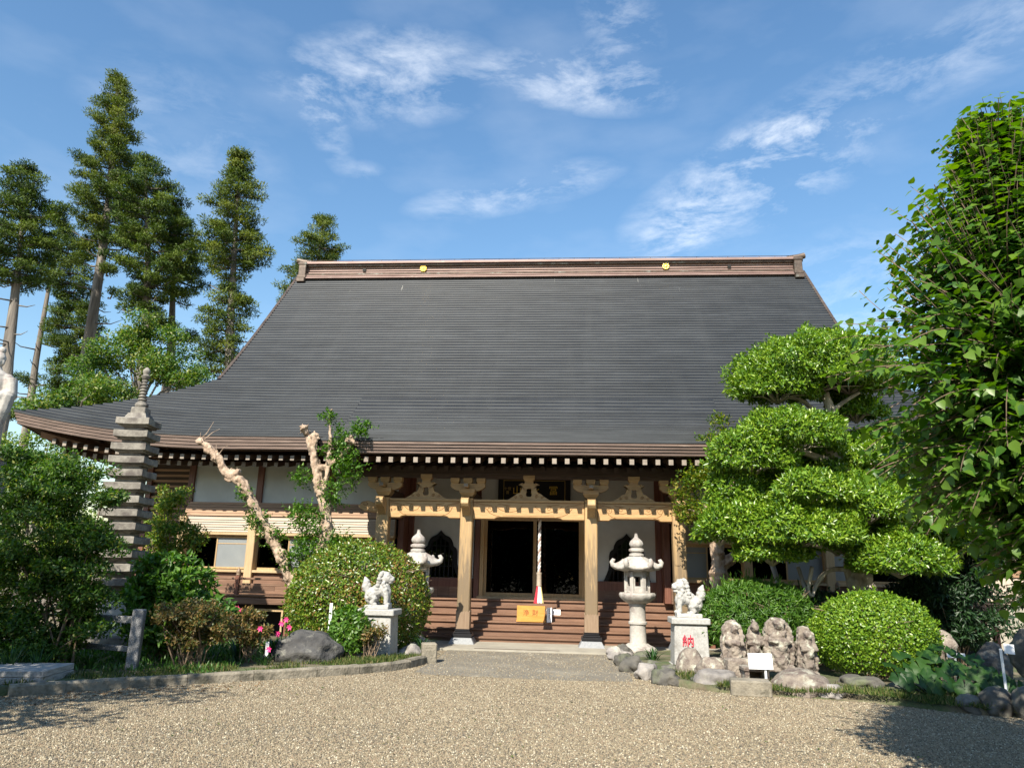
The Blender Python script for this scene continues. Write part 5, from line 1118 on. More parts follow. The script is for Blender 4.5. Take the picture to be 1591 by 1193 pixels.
def clipped_bush(name, label, cat, c, rad, n, mat, L=.05, W=.026, lump=.04, ls=3., lo=-.55, base=None, group=None, tintf=None, stems=6, trunk_z=.1):
    t = thing(name, label, cat, (c[0], c[1], trunk_z), group)
    P, Nn, k = dome_pts(c, rad, n, lump, ls, lo); D = unit(Nn*.25+NP.normal(size=P.shape)*.62+np.array([0, 0, .2]))
    ti = NP.random(len(P))*.75+.12*vnoise(P, 2.)+.15 if tintf is None else tintf(P)
    leaves('foliage', P-D*L*.5, D, unit(Nn+NP.normal(size=P.shape)*.35), L*(.7+.6*NP.random(len(P))), W*(.8+.4*NP.random(len(P))), M[mat], t, ti)
    k = len(P)//60; i_ = NP.permutation(len(P))[:k]; Q = P[i_]+Nn[i_]*.01     # stray sprigs past the clipped face
    for j in range(4): D2 = unit(Nn[i_]+NP.normal(size=Q.shape)*.5+np.array([0, 0, .3])); Q = Q+Nn[i_]*L*.26; (SPR_P.append(Q), SPR_D.append(D2), SPR_N.append(unit(NP.normal(size=Q.shape)+np.array([0, 0, .6]))))
    leaves('sprigs', np.vstack(SPR_P), np.vstack(SPR_D), np.vstack(SPR_N), L*(.6+.6*NP.random(k*4)), W, M[mat], t, .35+.5*NP.random(k*4)); SPR_P.clear(); SPR_D.clear(); SPR_N.clear()
    b = MB()
    for i in range(stems):
        a = i*2.4; q = .55+.3*RNG.random(); e = (c[0]+rad[0]*q*math.cos(a), c[1]+rad[1]*q*math.sin(a), c[2]+rad[2]*(.25+.35*RNG.random()))
        b.tube([(c[0]+.12*math.cos(a), c[1]+.12*math.sin(a), trunk_z-.05), (c[0]+.35*rad[0]*math.cos(a), c[1]+.35*rad[1]*math.sin(a), c[2]-rad[2]*.3), e], [.035, .025, .01], 6)
        for j in range(4):
            f = rdir(1)[0]; f[2] = abs(f[2])*.7; b.tube([e, (e[0]+f[0]*rad[0]*.35, e[1]+f[1]*rad[1]*.35, e[2]+f[2]*rad[2]*.35)], [.01, .004], 4)
    b.build('branches', M['twig'], t); return t
SPR_P, SPR_D, SPR_N = [], [], []
def px_bush(px, py, rx, ry, Y):
    p = atY(px, py, Y); s = pxm(Y); return (float(p[0]), Y, float(p[2])), rx/s, ry/s
# big round azalea on the left
c, rx, rz = px_bush(556, 935, 113, 96, -1.75)
def az_tint(P):
    patch = np.clip(vnoise(P*np.array([1, 1, 1.]), 1.6)*1.6+(P[:, 0]-c[0])*.28+.05, 0, 1); r = NP.random(len(P)); return np.where(r < .10+.32*patch, .85+.15*NP.random(len(P)), NP.random(len(P))*.72)
clipped_bush('azalea_bush', 'huge round clipped azalea with bronze patches behind the lion dog pedestal', 'bush', (c[0], c[1], c[2]-.02), (rx, rx*.85, rz), 34000, 'lf_azalea', .062, .036, .035, 2.2, -.75, tintf=az_tint)
c, rx, rz = px_bush(1358, 990, 89, 66, -4.3)
clipped_bush('boxwood_bush', 'neat round light green clipped bush beside the worn statues', 'bush', c, (rx, rx*.9, rz), 26000, 'lf_bright', .046, .030, .02, 2.5, -.7)
c, rx, rz = px_bush(1180, 966, 88, 60, -3.0)
clipped_bush('spreading_bush', 'spreading feathery green bush behind the worn statues', 'bush', (c[0]-.05, c[1], c[2]), (rx, rx*.75, rz), 12000, 'lf_fresh', .12, .022, .10, 2.4, -.6)
c, rx, rz = px_bush(1262, 960, 52, 40, -2.6)
clipped_bush('dark_bush', 'dark shaded bush between the spreading bush and the light green round bush', 'bush', c, (rx*1.2, rx, rz), 5000, 'lf_dark', .09, .03, .08, 2.4, -.6)
c, rx, rz = px_bush(542, 982, 30, 36, -3.9)
clipped_bush('green_bush', 'fresh green leafy bush next to the dark boulder', 'bush', c, (rx, rx*.9, rz), 1900, 'lf_fresh', .085, .045, .12, 4., -.8)
# loose shrubs made of leafy clumps
def loose_shrub(name, label, blobs, Y, per, mat, L, W, clump, up=.25, shape='diamond', stem_px=None, flat=.6, dy=1., cat='shrub', group=None, spread=.7, warm=None):
    """blobs: (px, py, rx, ry) ellipses in the photograph filled with clumps at depth Y"""
    s = pxm(Y); Cs, Rs = [], []
    for px, py, rx, ry in blobs:
        p = atY(px, py, Y); a, bq = rx/s, ry/s; vol = a*a*bq; n = max(4, int(1.6*(a*bq)/(clump*clump*flat)))
        d = rdir(n); r = NP.random(n)**.4; C = V3(p)+d*np.array([a, a*dy, bq])*r[:, None]*(1-.4*clump/max(a, .3))
        Cs.append(C); Rs.append(np.repeat([[clump, clump, clump*flat]], n, 0)*(.7+.6*NP.random((n, 1))))
    C, R = np.vstack(Cs), np.vstack(Rs); P, D, Nn, d = clump_leaves(C, R, per, spread, up, .35)
    keep = P[:, 2] > .13; P, D, Nn = P[keep], D[keep], Nn[keep]
    bx = float(np.mean(C[:, 0])) if stem_px is None else float(atY(stem_px, 1000, Y)[0])
    t = thing(name, label, cat, (bx, Y, .1), group); n = len(P)
    ti = NP.random(n)*.7+.15*vnoise(P, 1.5)+.12
    if warm is not None: ti = np.where(NP.random(n) < warm, .88+.12*NP.random(n), ti*.85)
    leaves('foliage', P, D, Nn, L*(.65+.7*NP.random(n)), W*(.7+.6*NP.random(n)), M[mat], t, ti, shape)
    b = MB(); idx = NP.permutation(len(C))[:26]; k_ = .35+.65*min(1., float(np.ptp(C[:, 0]))/1.6)
    for i in idx:
        e = C[i]; q = (bx+.22*k_*RNG.uniform(-1, 1), Y+.18*k_*RNG.uniform(-1, 1), .05); m = (q[0]*.5+e[0]*.5+.1*RNG.uniform(-1, 1), q[1]*.5+e[1]*.5, .1+(e[2]-.1)*.55)
        b.tube([q, m, e], [k_*.016, k_*.011, .003], 5)
    b.build('branches', M['twig'], t); return t
loose_shrub('leafy_shrub', 'tall dense yellow green layered shrub before the stone pagoda', [(95, 765, 95, 65), (60, 850, 95, 85), (125, 870, 75, 80), (30, 760, 60, 60), (60, 945, 85, 60), (140, 930, 45, 45), (120, 730, 55, 35), (30, 720, 40, 40), (10, 900, 60, 80), (165, 770, 30, 30), (60, 1000, 80, 34), (120, 975, 50, 36), (10, 980, 50, 50), (80, 1010, 60, 26)], -6.3, 190, 'lf_deep', .068, .030, .22, .1, stem_px=95, flat=.5, warm=.07, dy=.8)
loose_shrub('leafy_shrub', 'bushy bright green shrub beside the pagoda base', [(255, 905, 65, 52), (300, 930, 55, 50), (225, 940, 50, 50), (340, 955, 25, 25), (250, 970, 60, 40)], -5.1, 70, 'lf_fresh', .115, .055, .19, .25, 'lance', 262)
loose_shrub('leafy_shrub', 'open twiggy shrub between the pagoda and the wing windows', [(262, 815, 38, 55), (290, 840, 30, 32), (268, 770, 28, 28), (240, 850, 30, 30)], -2.0, 70, 'lf_maple', .075, .035, .16, .25, stem_px=265, warm=.2)
loose_shrub('bronze_azalea', 'small twiggy bronze azalea before the left pedestal', [(580, 985, 24, 18), (570, 995, 14, 10), (592, 978, 12, 10)], -3.95, 40, 'lf_brown', .05, .026, .09, .3, stem_px=576, warm=.25)
loose_shrub('bronze_azalea', 'wide bronze green azalea on bare stems beside the granite fence', [(300, 968, 60, 26), (270, 955, 34, 20), (340, 975, 34, 24), (310, 945, 40, 14), (290, 990, 50, 16)], -5.85, 85, 'lf_brown', .055, .028, .12, .25, stem_px=300, flat=.5, warm=.22)
loose_shrub('bronze_azalea', 'narrow bronze azalea next to the pink lilies', [(390, 965, 26, 24), (380, 990, 24, 20), (400, 985, 20, 20)], -5.0, 70, 'lf_brown', .052, .028, .11, .3, stem_px=388, warm=.3)
# pruned crape myrtles: pale trunks with knuckles ------------------------------
def crape(name, label, Y, limbs, knobs, tufts, base_px, mat='lf_fresh', sprays=()):
    b0 = atY(*base_px, Y); t = thing(name, label, 'tree', (b0[0], Y, .1)); tr = MB(); s = pxm(Y)
    for li, (pts, r0, r1) in enumerate(limbs):
        P = [V3(atY(px, py, Y))+np.array([0, .018*math.sin(li*2.1)*k, 0]) for k, (px, py) in enumerate(pts)]; P = [V3(p) for p in catmull([tuple(p) for p in P], 4)]
        n = len(P); tr.tube(P, [(r0+(r1-r0)*i/(n-1))*(1+.16*math.sin(i*1.9+li)) for i in range(n)], 10, jit=.35)
        for q in P[2::2]:
            d = rdir(1)[0]; tr.ball(q+d*r1*.9, r1*(.5+.5*RNG.random()), 2, nz=.4, ns=2., seed=li)
    for k, (px, py, r) in enumerate(knobs):
        p = V3(atY(px, py, Y)); 
        for j in range(14): d = rdir(1)[0]; tr.ball(p+d*r*.7*RNG.random()**.5, r*(.25+.35*RNG.random()), 2, nz=.4, ns=2., seed=j+k)
        for j in range(6): d = unit(rdir(1)[0]+np.array([0, 0, .5])); tr.tube([p, p+d*r*1.35], [r*.28, r*.12], 5)
    sculpt(tr, 'trunk', M['bark_pale'], t, .022, 1, .028, 9., Y)
    P, D, Nn = [], [], []
    for px, py, rp, n in tufts:
        c = V3(atY(px, py, Y)); r = rp/s; m = max(4, int(n*2.2)//9)
        for i in range(m):     # little shoots with opposite leaves
            o = c+rdir(1)[0]*r*.55; d = unit(rdir(1)[0]*.8+np.array([0, 0, .55])); l = r*(.5+.5*NP.random())
            for j in range(9): 
                q = o+d*l*(j/9); P.append(q); sd = unit(np.cross(d, rdir(1)[0]))*(1 if j % 2 else -1); D.append(unit(sd+d*.5)); Nn.append(unit(rdir(1)[0]*.6+np.array([0, 0, 1.])))
    P, D, Nn = map(np.array, (P, D, Nn)); leaves('foliage', P, D, Nn, .078*(.7+.6*NP.random(len(P))), .042, M[mat], t)
    b = MB()
    for pts, r in sprays: b.tube([atY(px, py, Y) for px, py in pts], [r*(1-.7*i/(len(pts)-1)) for i in range(len(pts))], 5)
    if sprays: b.build('bare_shoots', M['bark_pale'], t)
    return t
crape('crape_myrtle', 'hard pruned pale tree with knuckled limbs before the wing windows', -1.55,
      [([(462, 925), (450, 895), (436, 862), (415, 822), (398, 795), (378, 752), (352, 735), (336, 708), (318, 690), (308, 680)], .15, .055), ([(462, 925), (487, 890), (503, 840), (506, 800), (497, 765), (490, 725), (480, 685), (474, 668)], .15, .075), ([(498, 770), (492, 740), (488, 700), (490, 680)], .09, .055), ([(500, 770), (508, 735), (513, 690), (512, 650), (516, 635)], .06, .022), ([(492, 728), (512, 722), (530, 708), (545, 688)], .055, .05), ([(395, 798), (380, 770), (366, 735)], .05, .045), ([(500, 850), (512, 830), (508, 800)], .07, .05)],
      [(474, 668, .13), (490, 678, .11), (545, 686, .12), (366, 735, .12), (312, 686, .10), (336, 710, .12), (355, 742, .10), (322, 700, .09), (425, 845, .09), (508, 808, .10)],
      [(500, 860, 40, 500), (470, 860, 30, 360), (485, 820, 34, 380), (520, 770, 30, 240), (530, 730, 28, 200), (560, 670, 22, 200), (530, 680, 24, 140), (450, 880, 22, 160), (395, 805, 20, 150), (380, 770, 18, 120), (405, 820, 22, 160), (425, 840, 22, 170), (510, 650, 16, 110), (510, 700, 16, 90), (470, 745, 22, 150), (545, 735, 26, 170), (465, 800, 26, 240), (530, 850, 24, 220), (540, 705, 22, 140)], (460, 925),
      sprays=[([(312, 682), (322, 672), (332, 655)], .012), ([(316, 684), (330, 672), (342, 666)], .012), ([(338, 708), (348, 695), (354, 692)], .010), ([(310, 686), (312, 672)], .012), ([(336, 706), (336, 690)], .008)])
crape('crape_myrtle', 'gnarled pale tree with thin leafy shoots at the porch corner', -1.2,
      [([(1118, 930), (1116, 890), (1112, 850), (1105, 820), (1098, 790), (1100, 750)], .19, .05), ([(1116, 890), (1135, 868), (1165, 850), (1190, 832), (1205, 815)], .13, .05), ([(1112, 850), (1128, 820), (1130, 780), (1138, 740), (1130, 690)], .09, .035), ([(1105, 822), (1088, 800), (1070, 790)], .05, .02)],
      [(1108, 815, .13), (1120, 795, .10), (1090, 800, .08), (1150, 862, .09)],
      [(1070, 765, 32, 260), (1085, 800, 28, 240), (1100, 745, 30, 200), (1105, 690, 26, 200), (1120, 660, 20, 120), (1095, 830, 22, 140), (1060, 800, 20, 140), (1120, 780, 26, 200), (1080, 740, 26, 160)], (1118, 930), 'lf_maple')
# cloud pruned tree -------------------------------------------------------------
def cloud_tree():
    Y = -2.7; s = pxm(Y); b0 = atY(1338, 930, Y); t = thing('cloud_pruned_tree', 'cloud pruned evergreen with bright green pads on a crooked trunk', 'tree', (b0[0], Y, .1))
    pads = [(1262, 584, 106, 64, 0.0), (1318, 586, 74, 56, .3), (1208, 604, 62, 46, -.2), (1290, 560, 60, 40, .2), (1228, 684, 84, 44, -.3), (1168, 716, 60, 48, -.5), (1150, 768, 50, 44, -.2), (1200, 745, 50, 40, .3), (1330, 715, 70, 38, .5), (1262, 768, 62, 36, -.9), (1350, 790, 54, 42, -.7), (1240, 828, 82, 48, -.8), (1165, 820, 66, 44, -.5), (1398, 874, 70, 40, -.8), (1424, 815, 68, 40, -.2), (1118, 828, 36, 32, -.2), (1300, 745, 44, 34, .2), (1300, 842, 44, 34, -.1), (1466, 846, 54, 34, .2), (1395, 702, 56, 44, .8), (1330, 640, 40, 26, .5), (1370, 760, 50, 40, .5), (1200, 860, 50, 26, -.6)]
    for px, py, rx, ry, dy in pads:
        y = Y+dy; p = V3(atY(px, py, y)); sc = pxm(y); a, h = 1.10*rx/sc, 1.10*ry/sc; n = int(4800*(a*max(a*.8, h)*3)+700); d = rdir(n*2); d = d[d[:, 2] > -.55][:n]
        rad = np.array([a, a*.85, h]); k = 1+.30*vnoise(d*rad+p, 2.6)+.16*vnoise(d*rad+p, 6.); zz = np.where(d[:, 2] < 0, .55, 1.)
        th = 1-.26*NP.random(len(d))**1.5; P = p+d*rad*(k*th)[:, None]*np.stack([np.ones(len(d)), np.ones(len(d)), zz], 1)
        Nn = unit(d/rad); D = unit(Nn*.3+NP.normal(size=P.shape)*.6+np.array([0, -.1, .15]))
        leaves('pad', P, D, unit(Nn+NP.normal(size=P.shape)*.4+np.array([0, 0, .4])), .088*(.6+.7*NP.random(len(P))), .037*(.8+.4*NP.random(len(P))), M['lf_bright'], t, NP.random(len(P))*.8+.14*vnoise(P, 2.2)+.1)
    b = MB(); W_ = lambda pts, dy=0.: [V3(atY(px, py, Y+dy)) for px, py in pts]
    def limb(pts, r0, r1, dys=None):
        P = [V3(atY(px, py, Y+(dys[i] if dys else 0))) for i, (px, py) in enumerate(pts)]; P = catmull([tuple(q) for q in P], 4); n = len(P); b.tube(P, [r0+(r1-r0)*i/(n-1) for i in range(n)], 9, jit=.4)
    limb([(1345, 960), (1338, 920), (1328, 885), (1334, 845), (1336, 800), (1330, 760), (1318, 735), (1290, 700), (1284, 672), (1290, 645), (1282, 610)], .22, .07)
    limb([(1318, 735), (1280, 715), (1240, 700), (1205, 695)], .10, .04, [0, 0, -.2, -.3]); limb([(1282, 650), (1310, 625), (1335, 610)], .06, .03); limb([(1284, 660), (1250, 625), (1215, 615)], .06, .03); limb([(1332, 770), (1290, 780), (1250, 785)], .07, .03, [0, -.5, -.8])
    limb([(1330, 885), (1290, 885), (1270, 905), (1262, 925), (1256, 915), (1262, 880)], .05, .03, [0, -.2, -.3, -.35, -.4, -.5]); limb([(1330, 860), (1290, 850), (1240, 845), (1180, 840)], .08, .03, [0, -.4, -.7, -.6]); limb([(1334, 845), (1370, 870), (1410, 885)], .08, .03, [0, -.4, -.7]); limb([(1336, 800), (1380, 820), (1420, 830)], .07, .03); limb([(1330, 885), (1345, 910), (1350, 925)], .12, .10)
    for px, py in ((1325, 905), (1345, 900), (1338, 885), (1350, 915)): b.ball(atY(px, py, Y-.1), .13, 2, nz=.4, ns=2., seed=px)
    for px, py, rx, ry, dy in pads:
        c = V3(atY(px, py+ry*.3, Y+dy)); a = rx/s
        for k in range(7): e = c+np.array([a*.75*math.cos(k*.9), a*.6*math.sin(k*.9), .05+.12*(k % 3)]); b.tube([c-np.array([0, 0, .12]), (c+e)/2+np.array([0, 0, .02]), e], [.028, .018, .006], 5)
    b.build('trunk', M['bark_gray'], t, smooth=True)
cloud_tree()
for i, (a, c, y0, y1, r, lab) in enumerate([((1188, 842), (1216, 925), -1.8, -2.0, .05, 'thick round grey support pole under the cloud pruned tree'), ((1240, 880), (1262, 950), -2.9, -2.9, .035, 'thin grey support pole leaning beside the dark bush')]):
    A, B_ = V3(atY(*a, y0)), V3(atY(*c, y1)); d = B_-A; e = A+d*((A[2]-.05)/(A[2]-B_[2])); tag(MB().tube([A, e], [r, r*1.1], 10).build('support_pole', M['stake'], smooth=True), lab, 'pole')
# dark evergreen at the right behind -----------------------------------------------
loose_shrub('dark_evergreen', 'dark shaded evergreen with low drooping boughs before the corrugated building', [(1470, 900, 70, 60), (1500, 960, 70, 50), (1430, 945, 50, 45), (1520, 870, 50, 30), (1560, 850, 50, 24), (1480, 820, 60, 50), (1580, 930, 50, 14), (1450, 760, 70, 60), (1560, 780, 60, 40), (1430, 1000, 40, 30), (1470, 930, 70, 60), (1420, 900, 40, 50)], -2.2, 130, 'lf_dark', .12, .035, .26, .0, stem_px=1475, flat=.45, cat='tree')
# broad leaved plant -------------------------------------------------------------
def butterbur():
    c = atY(1475, 1045, -5.9); t = thing('broad_leaved_plant', 'low plant with large round dark green leaves by the border stones', 'plant', (c[0], -5.9, .1))
    n = 14; ring_ = [(.06*math.cos(a), .06*math.sin(a), 0) for a in (1.2, 1.9)]
    def leaf_mesh(k):
        vs = [(0, 0, -.02)]; m = 16
        for i in range(m):
            a = math.radians(100)+math.radians(340)*i/(m-1); r = (.155 if 2 < i < m-3 else .13)*(1+.06*math.sin(i*2.3+k)); vs.append((r*math.cos(a), r*math.sin(a)+.02, .022*math.sin(i*1.7+k)-.03*(abs(math.cos(a)))))
        for i in range(m): v = vs[1+i]; vs.append((v[0]*.55, v[1]*.55, .012))
        fs = [(0, 1+m+i, 1+m+i+1) for i in range(m-1)]+[(1+m+i, 1+i, 2+i, 2+m+i) for i in range(m-1)]
        me = bpy.data.meshes.new('leaf'); me.from_pydata(vs, [], fs); a = me.attributes.new('tint', 'FLOAT', 'POINT'); a.data.foreach_set('value', [[.25, .5, .8][k]]*len(vs)); me.shade_smooth(); me.materials.append(M['lf_big']); return me
    ms = [leaf_mesh(k) for k in range(3)]; st = MB()
    for i in range(45):
        gx, gy = i % 9, i//9; x = (gx-4)*.175+.08*(gy % 2)+RNG.uniform(-.05, .05); y = .36-gy*.19+RNG.uniform(-.04, .04); u = x/.78
        if abs(u) > 1.06: continue
        h = max(.08, (.52-.085*gy)*(1-.40*u*u)+RNG.uniform(-.07, .07)); o = new('leaf', ms[i % 3], t); o.location = (x, y, h); o.scale = [RNG.uniform(.6, 1.05)]*3
        o.rotation_euler = (math.radians(12+10*gy+16*RNG.random()), .35*u+RNG.uniform(-.3, .3), -.4*u+RNG.uniform(-.9, .9))
        st.tube([(c[0]+x*.5, -5.9+y*.5, .08), (c[0]+x*.9, -5.9+y*.9, .1+h*.6), (c[0]+x, -5.9+y, .1+h-.015)], .009, 5)
    st.build('stalks', M['lf_strap'], t)
butterbur()
# strap leaves, lilies --------------------------------------------------------------
def strap_mesh(cx, cy, n, h, spread, zb=.1, w=.03, mat='lf_strap', name='strap_leaves', parent=None):
    V, F, T = [], [], []
    for i in range(n):
        a = NP.uniform(0, 6.28); r = NP.uniform(0, .12); hh = h*NP.uniform(.6, 1.1); out = spread*NP.uniform(.4, 1.2); d = np.array([math.cos(a), math.sin(a), 0]); s = np.array([-d[1], d[0], 0]); b = np.array([cx, cy, zb-.03])+d*r
        k = len(V); ti = NP.random(); pw = NP.uniform(1.6, 2.6)
        for j in range(6):
            u = j/5; p = b+d*out*u**pw+np.array([0, 0, hh*(u-.30*u**3)]); ww = w/2*(1-u**3)*(.7+.6*u*(1-u)*2)+.001; V += [p-s*ww, p+s*ww]; T += [ti, ti]
            if j: q = k+2*j; F.append((q-2, q-1, q+1, q))
    V = np.array(V)-(np.array(origin(parent)) if parent else 0); return new(name, arrays_mesh(name, V, np.array(F), M[mat], np.array(T)), parent)
def flower(parent, p, r=.05):
    b = MB(); fd = np.array([-.1, -1, .15])
    for k in range(6):
        a = k*math.pi/3+RNG.random()*.3; o = np.array([math.cos(a), -.35, math.sin(a)]); s = np.array([-math.sin(a), 0, math.cos(a)])
        q = V3(p); b.add([q, q+o*r*.55+s*r*.28, q+o*r*1.1+np.array([0, -.1*r, -.12*r]), q+o*r*.55-s*r*.28], [(0, 1, 2, 3)])
    b.ball(p, r*.25, 1); return b.build('flower', M['pink'], parent)
for lab, (px, py, Y), n, h, fl in [('clump of strap leaved lilies with several pink blooms by the dark boulder', (425, 1000, -4.55), 70, .55, [(445, 962), (432, 984), (450, 974), (438, 968)]), ('strap leaved lily with one pink bloom among the bronze azaleas', (372, 990, -4.7), 34, .5, [(369, 944), (374, 948)]), ('small lily with low pink blooms at the kerb before the bronze azaleas', (412, 1012, -5.2), 24, .3, [(418, 1008), (405, 976)])]:
    p = atY(px, py, Y); t = thing('pink_lily', lab, 'flowers', (p[0], Y, .1)); strap_mesh(float(p[0]), Y, n, h, .32, parent=t)
    for q in fl: 
        e = atY(*q, Y-.15); flower(t, e); MB().tube([(p[0], Y, .1), (e[0], Y-.1, e[2]*.6), e], .008, 5).build('stalk', M['lf_strap'], t)
for lab, (px, py, Y), h in (('arching strap leaved tuft under the tall layered shrub', (60, 1020, -7.0), .55), ('strap leaved tuft at the kerb end near the plank stack', (20, 1010, -7.2), .6), ('strap leaved tuft beside the granite fence post', (140, 1025, -6.3), .35), ('spiky strap leaved tuft beside the square corner stone', (655, 1005, -2.3), .4), ('grassy tuft between the stone lantern and lion pedestal', (1015, 1030, -2.6), .3)):
    p = atY(px, py, Y); o = strap_mesh(float(p[0]), Y, 45, h, .3, w=.022, name='grass_tuft'); tag(o, lab, 'plant', 'strap leaved tufts')
# low grass and weeds on the beds: nobody could count the blades
def blades(name, pts, hmin, hmax, label, mat='lf_grass', w=.010):
    P = V3(pts); n = len(P); D = unit(NP.normal(size=(n, 3))*.5+np.array([0, 0, 1.])); Nn = unit(NP.normal(size=(n, 3)))
    o = leaves(name, P, D, Nn, NP.uniform(hmin, hmax, n), w, M[mat]); return tag(o, label, 'grass', kind='stuff')
def along(L, n, wmin, wmax, side):
    out = []
    for _ in range(n):
        i = RNG.randrange(len(L)-1); u = RNG.random(); a, c = Vector((*L[i], 0)), Vector((*L[i+1], 0)); d = (c-a).normalized(); nr = Vector((-d.y, d.x, 0))*side; q = a.lerp(c, u)+nr*RNG.uniform(wmin, wmax)
        if mnoise.noise(q*1.4) > -.22: out.append((q.x, q.y, bed_height(q.x, q.y, None)-.01))
    return out
blades('short_grass', along(KERB, 9000, .08, .9, 1), .03, .12, 'short weedy grass growing inside the left kerb')
blades('short_grass', along(RB[8:], 5000, .10, .8, 1), .03, .12, 'short weedy grass growing behind the right border stones')
blades('dry_grass', along(RB[14:], 8000, -.06, .32, 1), .03, .11, 'dry fringe of grass along the gravel before the broad leaved plant', 'lf_grass', .012)
blades('ground_cover', [(RNG.uniform(-9, -4.2), RNG.uniform(-6.6, -2), .1) for _ in range(5000)], .05, .16, 'low green ground cover beneath the left shrubs', 'lf_mid', .03)
P = np.array([(x, y, .012) for x, y in [(a[0]+RNG.gauss(.25, .3), a[1]+RNG.gauss(-.30, .22)) for a in [KERB[RNG.randrange(0, 12)] for _ in range(420)]] if not inpoly(x, y, LBED)]); tag(leaves('leaf_litter', P, unit(NP.normal(size=P.shape)*np.array([1, 1, .15])), unit(NP.normal(size=P.shape)*.3+np.array([0, 0, 1])), .05*NP.uniform(.5, 1.2, len(P)), .025, M['litter']), 'brown fallen leaves lying along the left kerb', 'leaves', kind='stuff')
# tall cedars behind ---------------------------------------------------------------
def cedar(label, Y, trunk, r0, env, n, per=190, mat='lf_cedar', clump=.46, extra=(), L=.185, name='cedar_tree', bare=6, twin=None):
    """trunk: photograph points bottom to top; env: (py, centre px, half width px) rows of the crown"""
    s = pxm(Y)*.92; top = V3(atY(*trunk[-1], Y)); bt = V3(atY(*trunk[0], Y)); dx = (bt[0]-top[0])/max(top[2]-bt[2], 1)
    g = np.array([bt[0]+dx*bt[2]*0, Y, 0.]); t = thing(name, label, 'tree', g, 'tall trees behind the hall')
    b = MB(); P = [g-np.array([0, 0, .3]), bt]+[V3(atY(px, py, Y)) for px, py in trunk[1:]]; nn = len(P); b.tube(P, [r0*1.15]+[r0*(1-.85*i/(nn-2)) for i in range(nn-1)], 10, jit=.15)
    if twin: Q = [V3(atY(px, py, Y)) for px, py in twin]; b.tube([np.array([Q[0][0], Y, -.3])]+Q, [r0]+[r0*.9*(1-.7*i/len(Q)) for i in range(len(Q))], 9, jit=.15)
    ys = [e[0] for e in env]; C = []; R = []; dens = n/150.
    py = ys[0]
    while py < ys[-1]:      # whorls of branches, drooping then lifted at the tips
        cx = float(np.interp(py, ys, [e[1] for e in env])); hw = float(np.interp(py, ys, [e[2] for e in env])); p = V3(atY(cx, py, Y)); R_ = hw/s; a0 = RNG.random()*6.28; nb = RNG.randint(5, 7)
        for k in range(nb):
            if RNG.random() > .92*dens+.05: continue
            a = a0+k*6.283/nb+RNG.uniform(-.4, .4); Rb = max(.35, R_*RNG.uniform(.6, 1.12)-.25); d = np.array([math.cos(a), math.sin(a), 0.]); m = max(1, int(Rb/.48)); pts = [p-np.array([0, 0, .1])]
            for j in range(m):
                u = .30+.70*(j+1)/m if m > 1 else .8; q = p+d*Rb*u+np.array([0, 0, -.30*Rb*u+.26*Rb*u*u+RNG.uniform(-.12, .12)]); pts.append(q); w = clump*RNG.uniform(.7, 1.15)*(1.1-.25*u)
                C.append(q+np.array([0, 0, .08])); R.append([w*(1+.35*abs(d[0])), w*(1+.35*abs(d[1])), w*.50])
            b.tube(pts, [.05*(1-.7*i/(len(pts)-1)) for i in range(len(pts))], 4)
        py += s*RNG.uniform(.42, .60)
    for px, py, rx, ry, m in extra:
        p = V3(atY(px, py, Y))
        for i in range(m): d = rdir(1)[0]; C.append(p+d*np.array([rx/s, rx/s, ry/s])*RNG.random()**.4); R.append([clump, clump, clump*.5])
        ax = V3(atY(trunk[len(trunk)//2][0], py+8, Y)); b.tube([ax, (ax+p)/2+np.array([0, 0, -.2]), p], [.07, .05, .02], 5)
    Q = [V3(atY(px, py, Y)) for px, py in trunk]
    for i in range(bare):
        u = RNG.random()*.55; k = min(int(u*(len(Q)-1)), len(Q)-2); q = Q[k]+(Q[k+1]-Q[k])*(u*(len(Q)-1)-k); a = RNG.random()*6.28; l = RNG.uniform(.8, 2.2); b.tube([q, q+np.array([math.cos(a)*l*.6, math.sin(a)*l*.6, -.05*l]), q+np.array([math.cos(a)*l, math.sin(a)*l, .1*l])], [.045, .03, .012], 4)
    b.build('trunk', M['bark_cedar'], t, smooth=True)
    C, R = np.array(C), np.array(R); P, D, Nn, d = clump_leaves(C, R, per, .6, .35, .2); nl = len(P)
    leaves('crown', P, D, Nn, L*(.6+.7*NP.random(nl)), L*.27*(.7+.6*NP.random(nl)), M[mat], t, NP.random(nl)*.6+.2+.25*np.repeat(NP.normal(size=len(C))*.8, per)); return t
cedar('tallest cedar with long pale bare trunk and pointed crown', 20, [(134, 560), (146, 480), (158, 400), (168, 320), (175, 240), (181, 160), (183, 126)], .34, [(124, 184, 10), (150, 184, 34), (200, 178, 48), (250, 172, 58), (300, 170, 70), (345, 166, 74), (375, 170, 55)], 150, mat='lf_cedar_warm', extra=[(140, 385, 26, 14, 8), (120, 405, 22, 12, 6), (165, 420, 14, 12, 5), (150, 370, 30, 12, 8), (205, 380, 30, 16, 8), (176, 455, 8, 5, 2)], bare=16)
cedar('broad dense cedar standing between the tallest cedar and the lone cedar', 17, [(228, 520), (228, 470), (230, 400), (228, 330), (226, 258)], .26, [(250, 228, 16), (275, 232, 44), (310, 232, 62), (350, 238, 74), (390, 242, 80), (430, 245, 74), (465, 236, 48), (485, 230, 16)], 190, extra=[(245, 500, 30, 14, 8), (205, 470, 20, 14, 6)])
cedar('slim cedar with bare trunk squeezed behind the broad dense cedar', 19, [(266, 545), (267, 500), (269, 440), (272, 380), (274, 330)], .22, [(330, 275, 12), (360, 280, 34), (400, 284, 44), (440, 282, 40), (480, 280, 26)], 80, extra=[(290, 520, 16, 10, 5)])
